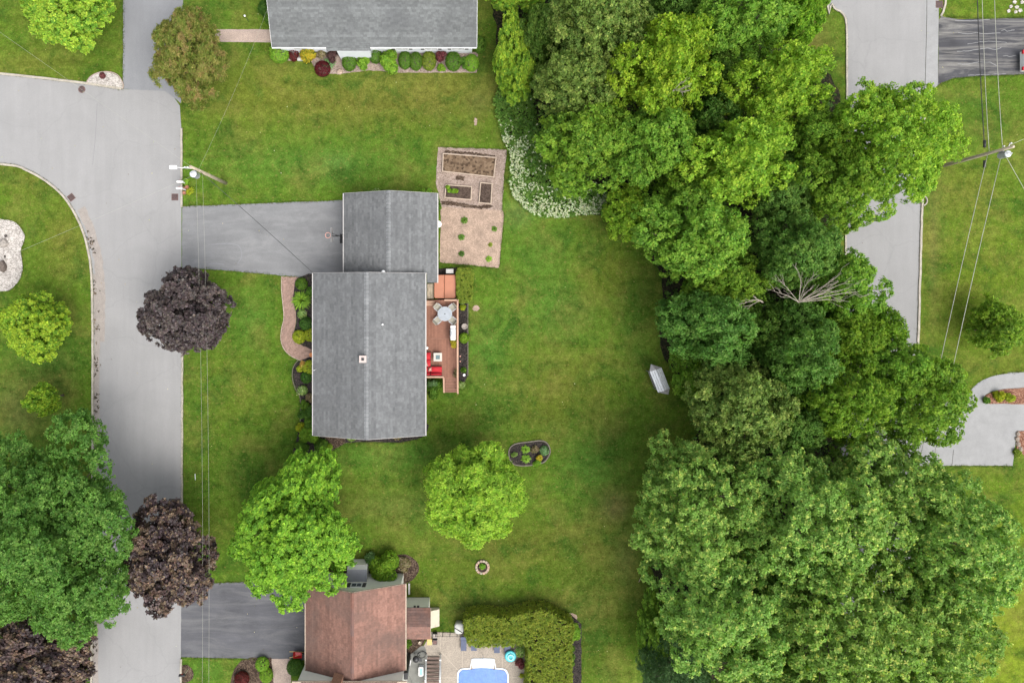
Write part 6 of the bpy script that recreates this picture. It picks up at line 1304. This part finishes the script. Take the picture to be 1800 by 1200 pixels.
# ------------------------------------------------------------------ white flowering ground cover by the wood
def ground_cover():
    poly_px = spline([(868, 175), (876, 215), (884, 245), (897, 275), (896, 315), (903, 345), (930, 372), (955, 381), (985, 383), (1015, 378), (1050, 376), (1066, 362), (1060, 330), (1010, 300), (960, 250), (940, 200), (930, 150), (890, 140)], 4, True)
    poly = W(poly_px, .5); rng = np.random.default_rng(77); xs = [p[0] for p in poly]; ys = [p[1] for p in poly]
    n = 9000; X = rng.uniform(min(xs), max(xs), n); Y = rng.uniform(min(ys), max(ys), n); k = inpoly(X, Y, poly); X, Y = X[k], Y[k]
    Z = .42 + .16*np.sin(X*1.1)*np.sin(Y*1.3) + rng.normal(0, .07, len(X)); pos = np.stack([X, Y, Z], 1); nr = unit(np.stack([rng.normal(0, .4, len(X)), rng.normal(0, .4, len(X)), np.ones(len(X))], 1))
    col = palette(rng, len(X), [(.095, .20, .024), (.13, .25, .034), (.17, .30, .046), (.07, .16, .02)], [4, 3, 2, 2])
    o = quads_obj('ground_cover', [leaf_arrays(pos, nr, col, rng, 5, .19, .11)], MT['leaf'], None, (0, 0, 0), 'stuff'); tag(o, 'leafy green ground cover at the edge of the wood', 'ground cover')
    b = np.array([P(p[0], p[1], .5)[:2] for p in spline([(884, 235), (897, 275), (896, 318), (905, 345), (930, 370), (958, 379), (985, 381), (1015, 376), (1055, 372)], 6)])
    d = np.min(np.hypot(X[:, None] - b[None, :, 0], Y[:, None] - b[None, :, 1]), axis=1); keep = rng.random(len(X)) < (np.exp(-(d/1.2)**2)*1.5 + .16) * np.clip(.7 + .6*np.sin(X*2.3 + 1)*np.sin(Y*1.9) + .3*np.sin(X*5.1)*np.cos(Y*4.3), .05, 1)
    keep &= (Y < PY(238, .5)) | (rng.random(len(X)) < .12)
    fp = pos[keep] + np.array([[0, 0, .13]])
    o = quads_obj('white_blossom', [leaf_arrays(fp, nr[keep], np.tile([[.62, .66, .48]], (len(fp), 1)), rng, 5, .10, .09, (-.1, .3))], MT['leaf'], None, (0, 0, 0), 'stuff'); tag(o, 'white flower heads over the ground cover by the wood', 'flowers')
ground_cover()

def undergrowth():
    poly = W([(884, -40), (880, 180), (950, 330), (1080, 390), (1150, 450), (1172, 540), (1172, 640), (1210, 720), (1170, 860), (1160, 1000), (1180, 1240), (1460, 1240), (1468, 700), (1474, 300), (1466, 160), (1395, 90), (1385, -40)]); rng = np.random.default_rng(78)
    xs = [p[0] for p in poly]; ys = [p[1] for p in poly]; n = 7800; X = rng.uniform(min(xs), max(xs), n); Y = rng.uniform(min(ys), max(ys), n); k = inpoly(X, Y, poly); X, Y = X[k], Y[k]
    Z = .9 + .7*np.sin(X*.9)*np.sin(Y*.8) + rng.normal(0, .25, len(X)); pos = np.stack([X, Y, np.maximum(Z, .1)], 1); nr = unit(np.stack([rng.normal(0, .4, len(X)), rng.normal(0, .4, len(X)), np.ones(len(X))], 1))
    o = quads_obj('undergrowth', [leaf_arrays(pos, nr, palette(rng, len(X), [(.08, .17, .02), (.11, .21, .026), (.06, .13, .016)], [3, 2, 2]), rng, 5, .34, .2)], MT['leaf'], None, (0, 0, 0), 'stuff'); tag(o, 'dark green undergrowth on the floor of the wood', 'undergrowth')
undergrowth()
def fringe():
    rng = np.random.default_rng(79); pts = []
    lines = [kw_vis, kerb_n, [(320.5, 226), (320.5, 364)], [(320, 363), (420, 359), (520, 355), (604, 352)], [(552, 490), (460, 481), (380, 474), (320, 472)], [(321, 478), (321, 700), (320, 1022)], [(319, 1030), (400, 1023), (470, 1021)], [(318, 1155), (400, 1157), (450, 1157)],
             path_l, [(770, 259), (830, 261), (891, 263), (882, 372), (886, 380), (877, 471), (773, 461)], isl + [isl[0]], [(218, -20), (216, 157)], [(323, 190), (325, 20)], kerb_e[5:12], [(1632, 819), (1780, 819)], [(1649, 151), (1675, 139), (1720, 135), (1800, 132)], [(1664, 30), (1720, 33), (1800, 31)],
             spline([(1690, 705), (1702, 689), (1722, 670), (1748, 659), (1775, 655), (1800, 653)], 4), [(823, 533), (823, 662)], spline([(524, 633), (515, 645), (513, 662), (518, 682), (527, 700), (528, 740), (521, 770), (515, 800)], 3), [(580, 795), (604, 780), (640, 777), (700, 778), (735, 772)], spline([(0, 385), (28, 391), (44, 412), (38, 440), (41, 470), (34, 493), (18, 510), (0, 513)], 4), [p for p in road_e if -60 < p[1] < 160]]
    for l in lines:
        for p in sub(l, 2.0): pts.append(P(p[0], p[1])[:2])
    q = np.array(pts); q = np.repeat(q, 2, axis=0) + rng.normal(0, .055, (len(pts) * 2, 2)); n = len(q); pos = np.concatenate([q, np.full((n, 1), .02)], 1); keep = rng.random(n) < .75
    o = quads_obj('grass_fringe', [leaf_arrays(pos[keep], np.tile([[0, 0, 1.0]], (int(keep.sum()), 1)), palette(rng, int(keep.sum()), [(.05, .09, .01), (.07, .11, .012), (.10, .10, .025)], [4, 3, 2]), rng, 4, .13, .03, (.2, 1.2))], MT['leaf'], None, (0, 0, 0), 'stuff'); tag(o, 'ragged grass blades along the kerbs, drives and beds', 'grass')
    q = np.array([P(p[0] + 5, p[1])[:2] for p in sub([p for p in kerb_w if 380 < p[1] < 1200], 3)]); q = np.concatenate([q + rng.normal(0, .16, q.shape) for _ in range(2)]); q = q[np.sin(q[:, 1] * 1.7) + rng.normal(0, .6, len(q)) > .55]; n = len(q)
    o = quads_obj('leaf_litter', [leaf_arrays(np.concatenate([q, np.full((n, 1), .026)], 1), np.tile([[0, 0, 1.0]], (n, 1)), palette(rng, n, [(.06, .045, .03), (.12, .085, .05), (.035, .03, .022)], [3, 2, 2]), rng, 5, .13, .09, (0, .2))], MT['leaf'], None, (0, 0, 0), 'stuff'); tag(o, 'dark leaf litter washed along the left kerb', 'leaves')
    n = 420; px = rng.uniform(0, 1800, n); py = rng.uniform(0, 1200, n); q = np.array([P(a, b_)[:2] for a, b_ in zip(px, py)]); pos = np.concatenate([q, np.full((n, 1), .024)], 1)
    o = quads_obj('fallen_leaves', [leaf_arrays(pos, np.tile([[0, 0, 1.0]], (n, 1)), palette(rng, n, [(.35, .33, .25), (.22, .17, .08), (.10, .08, .05), (.30, .30, .12)], [2, 3, 3, 2]), rng, 1, .11, .08, (0, .2))], MT['leaf'], None, (0, 0, 0), 'stuff'); tag(o, 'scattered fallen leaves and clover on lawn and road', 'leaves')
fringe()

# ------------------------------------------------------------------ trees
T = [ # name, label, px, py, rx, ry, top, bottom, style
 ('maple_tree', 'yellow green maple cut by the top left edge', 124, 18, 84, 66, 7.5, 1.8, 'yellow'),
 ('olive_tree', 'olive brown feathery tree between the upper driveway and pink path', 335, 102, 62, 84, 7.5, 1.5, 'olive'),
 ('purple_maple', 'dark purple maple below the grey driveway at the road', 333, 551, 71, 75, 8.5, 2.0, 'purple'),
 ('maple_tree', 'round yellow green tree on the lawn left of the road', 68, 571, 63, 56, 6.0, 1.4, 'yellow'),
 ('young_tree', 'tiny lime green sapling above the big tree on the left', 79, 702, 24, 23, 5.0, 1.2, 'yellow'),
 ('silver_maple', 'huge dark green tree overhanging the left road', 96, 932, 164, 200, 14.0, 3.5, 'silver'),
 ('purple_maple', 'brownish purple maple over the road at the lower left', 302, 971, 80, 90, 9.0, 2.0, 'purple2'),
 ('purple_maple', 'dark purple tree under the huge green one at the bottom left corner', 62, 1168, 112, 80, 8.0, 2.0, 'purple2'),
 ('maple_tree', 'bright green maple between the two lower houses', 516, 925, 112, 128, 10.0, 2.2, 'maple'),
 ('locust_tree', 'feathery lime green tree on the lawn below the house', 832, 868, 86, 86, 8.0, 2.0, 'locust'),
 ('young_tree', 'small tree on the right lawn below the wires', 1747, 580, 46, 42, 4.8, 1.0, 'forest'),
]
for i, (nm, lb, px, py, rx, ry, zt, zb, st_) in enumerate(T): tree(nm, lb, px, py, rx, ry, zt, zb, st_, 900 + i, egg='two lower houses' in lb)
F = [
 ('ash_tree', 'speckled tree at the left tip of the big lower right crown', 1215, 890, 112, 125, 14, 3, 'walnut'),
 ('ash_tree', 'speckled tree in the middle of the big lower right crown', 1400, 900, 135, 130, 16, 3, 'walnut'),
 ('ash_tree', 'speckled tree at the lower left of the big crown', 1262, 1052, 125, 130, 15, 3, 'walnut'),
 ('ash_tree', 'speckled tree at the lower middle of the big crown', 1455, 1078, 150, 140, 17, 3.5, 'walnut'),
 ('ash_tree', 'speckled tree at the right of the big lower right crown', 1650, 950, 120, 130, 15, 3, 'walnut'),
 ('ash_tree', 'speckled tree bordering the bright lawn at the lower right', 1600, 1095, 116, 125, 15, 3, 'walnut'),
 ('ash_tree', 'speckled tree touching the bottom edge on the right', 1370, 1190, 130, 80, 14, 3, 'walnut'),
 ('ash_tree', 'speckled tree bottom right, cut by the lower edge', 1570, 1205, 115, 80, 13, 3, 'walnut'),
 ('ash_tree', 'speckled crown above the concrete drive mouth', 1540, 840, 100, 95, 13, 3, 'walnut'),
 ('linden_tree', 'open green tree left of the concrete drive', 1602, 700, 82, 88, 11, 2.5, 'forest'),
 ('linden_tree', 'fine leaved green tree hiding the right road at its middle', 1545, 650, 60, 62, 10, 2.5, 'forest'),
 ('elm_tree', 'grey green tree behind the metal shelter', 1232, 572, 92, 74, 11, 2, 'silver'),
 ('elm_tree', 'dark tree below the metal shelter', 1290, 712, 86, 88, 12, 2, 'grey'),
 ('elm_tree', 'mid green tree in the centre of the wood', 1390, 620, 85, 80, 12, 2.5, 'silver'),
 ('elm_tree', 'round green crown left of the open tree by the drive', 1470, 690, 80, 75, 13, 2.5, 'forest'),
 ('elm_tree', 'dark small tree in the gap above the speckled crowns', 1385, 735, 62, 55, 9, 2, 'dark'),
 ('maple_tree', 'bright green tree at the lawn side of the wood', 1205, 420, 100, 88, 11, 1.5, 'forest'),
 ('maple_tree', 'lime green young tree at the corner of the back lawn', 1105, 375, 45, 42, 6, 1, 'bright'),
 ('elm_tree', 'dark green tree left of the dead branches', 1275, 500, 72, 55, 9, 2, 'forest'),
 ('elm_tree', 'dark green tree above the dead branches', 1385, 440, 72, 68, 11, 2.5, 'dark'),
 ('elm_tree', 'green tree between the dead branches and the right road', 1470, 505, 62, 72, 10, 2, 'forest'),
 ('elm_tree', 'green tree right below the dead branches', 1470, 590, 66, 58, 10, 2, 'forest'),
 ('maple_tree', 'large bright maple overhanging the right road', 1552, 258, 108, 116, 14, 2.5, 'bright'),
 ('maple_tree', 'green maple under the large bright one beside the road', 1455, 330, 70, 78, 11, 2.5, 'forest'),
 ('maple_tree', 'yellow green tree at the upper right of the wood', 1355, 155, 88, 72, 13, 2.5, 'bright'),
 ('maple_tree', 'yellow green tree right of the wood centre', 1285, 285, 95, 82, 13, 2.5, 'bright'),
 ('elm_tree', 'dark tree in the gap right of the wood centre', 1365, 335, 60, 62, 8, 2, 'dark'),
 ('maple_tree', 'pale lime tree with big tufts in the upper wood', 1160, 125, 92, 92, 14, 3, 'bright'),
 ('elm_tree', 'grey green tree at the top of the wood', 1050, 50, 92, 85, 13, 3, 'grey'),
 ('elm_tree', 'grey green tree below the topmost one', 1010, 150, 72, 62, 11, 2.5, 'grey'),
 ('maple_tree', 'green tree above the white flowering ground cover', 1030, 255, 92, 78, 10, 1.5, 'forest'),
 ('maple_tree', 'dense green tree between ground cover and wood centre', 1135, 262, 75, 72, 11, 2, 'forest'),
 ('lilac_tree', 'yellow green slender tree at the left edge of the wood', 906, 110, 42, 72, 5.5, .6, 'yellow'),
 ('lilac_tree', 'yellow green tree cut by the top edge at the left of the wood', 912, -5, 46, 26, 6, 1, 'yellow'),
 ('elm_tree', 'dark tree at the top edge in the middle of the wood', 1185, 20, 62, 50, 9, 2, 'dark'),
 ('maple_tree', 'green tree at the top edge right of the middle', 1290, 45, 88, 72, 13, 3, 'forest'),
 ('maple_tree', 'bright tree at the top right end of the wood', 1385, 20, 62, 55, 10, 2, 'maple'),
 ('elm_tree', 'dark understorey tree between the two bright upper trees', 1265, 130, 48, 62, 8, 1.5, 'dark'),
 ('elm_tree', 'small green tree in the gap left of the large bright maple', 1418, 235, 55, 52, 9, 2, 'forest'),
 ('elm_tree', 'small dark tree between the pale lime tree and the yellow green one', 1255, 205, 46, 42, 8, 2, 'dark'),
 ('elm_tree', 'small green tree behind the lawn side trees of the wood', 1190, 335, 48, 40, 8, 1.5, 'forest'),
 ('elm_tree', 'small dark tree in the gap beside the slender lilac', 955, 70, 42, 62, 7, 1.5, 'dark'),
 ('elm_tree', 'small green tree at the road side above the open tree', 1530, 575, 42, 40, 8, 2, 'forest'),
 ('elm_tree', 'small dark tree between the grey green trees of the middle wood', 1330, 575, 50, 46, 9, 2, 'dark'),
 ('spruce_tree', 'dark spruce at the bottom edge left of the speckled trees', 1185, 1160, 62, 70, 8, .6, 'spruce'),
 ('young_tree', 'green undergrowth tree beside the lower lawn', 1150, 1110, 34, 62, 5, .4, 'forest'),
 ('young_tree', 'low green tree right behind the metal shelter', 1214, 655, 36, 45, 4.5, .4, 'forest'),
]
for i, (nm, lb, px, py, rx, ry, zt, zb, st_) in enumerate(F): tree(nm, lb, px, py, rx, ry, zt, zb, st_, 1000 + i, 'trees of the wood on the right')

# dead tree: bare pale branches fanning through the canopy
def dead_tree(label, base_px, fork_px, zf, targets, seed, spread=1.0):
    r = random.Random(seed); f = Vector(P(*fork_px, zf)); g = Vector(P(*base_px, 0)); t = thing('dead_tree', label, 'tree', (g.x, g.y, 0))
    b = MB(); b.tube([g - Vector((0, 0, .2)), g.lerp(f, .5) + Vector((.1, .1, 0)), f], [.14, .10, .06], 7); b.build('trunk', MT['dead'], t, fix=False)
    for (px, py, z, rad) in targets:
        e = Vector(P(px, py, z)); q = MB(); m = f.lerp(e, .5) + Vector((r.uniform(-.25, .25), r.uniform(-.25, .25), r.uniform(-.1, .3))); q.tube([f, f.lerp(m, .5), m, m.lerp(e, .5) + Vector((r.uniform(-.12, .12), r.uniform(-.12, .12), 0)), e], [rad, rad*.85, rad*.65, rad*.45, rad*.2], 6)
        for k in range(7):
            tt = r.uniform(.25, .95); s = f.lerp(m, tt*2) if tt < .5 else m.lerp(e, tt*2 - 1); d = (e - f).normalized(); side = Vector((-d.y, d.x, 0)) * r.choice((-1, 1)); L_ = (e - f).length * r.uniform(.14, .34) * spread
            p1 = s + (d*.8 + side*r.uniform(.2, .7) + Vector((0, 0, r.uniform(-.1, .3)))) * L_ * .5; p2 = p1 + (d + side*r.uniform(-.2, .5)) * L_ * .5; q.tube([s, p1, p2], [rad*.38, rad*.28, .012], 5)
        q.build('branch', MT['dead'], t, fix=False)
dead_tree('bare pale dead branches fanning out near the right road', (1395, 532), (1404, 531), 9.9, [(1512, 512, 10.2, 0.047), (1500, 492, 10.5, 0.038), (1480, 480, 10.5, 0.034), (1495, 530, 10.0, 0.030), (1432, 482, 10.8, 0.034), (1400, 470, 10.8, 0.034), (1362, 480, 10.6, 0.030), (1352, 508, 10.2, 0.038), (1430, 500, 10.8, 0.034), (1506, 502, 10.4, 0.034), (1470, 488, 10.6, 0.030)], 5)
dead_tree('curved pale dead limb left of the bare dead branches', (1345, 540), (1336, 528), 9.6, [(1300, 533, 9.7, .045), (1325, 520, 9.9, .035), (1297, 540, 9.5, .03)], 6)
dead_tree('thin bare branches in the gap of the upper wood', (1150, 190), (1185, 158), 11.6, [(1215, 148, 12.6, .035), (1212, 160, 12.6, .035), (1200, 168, 12.5, .03), (1208, 140, 12.6, .03)], 7)
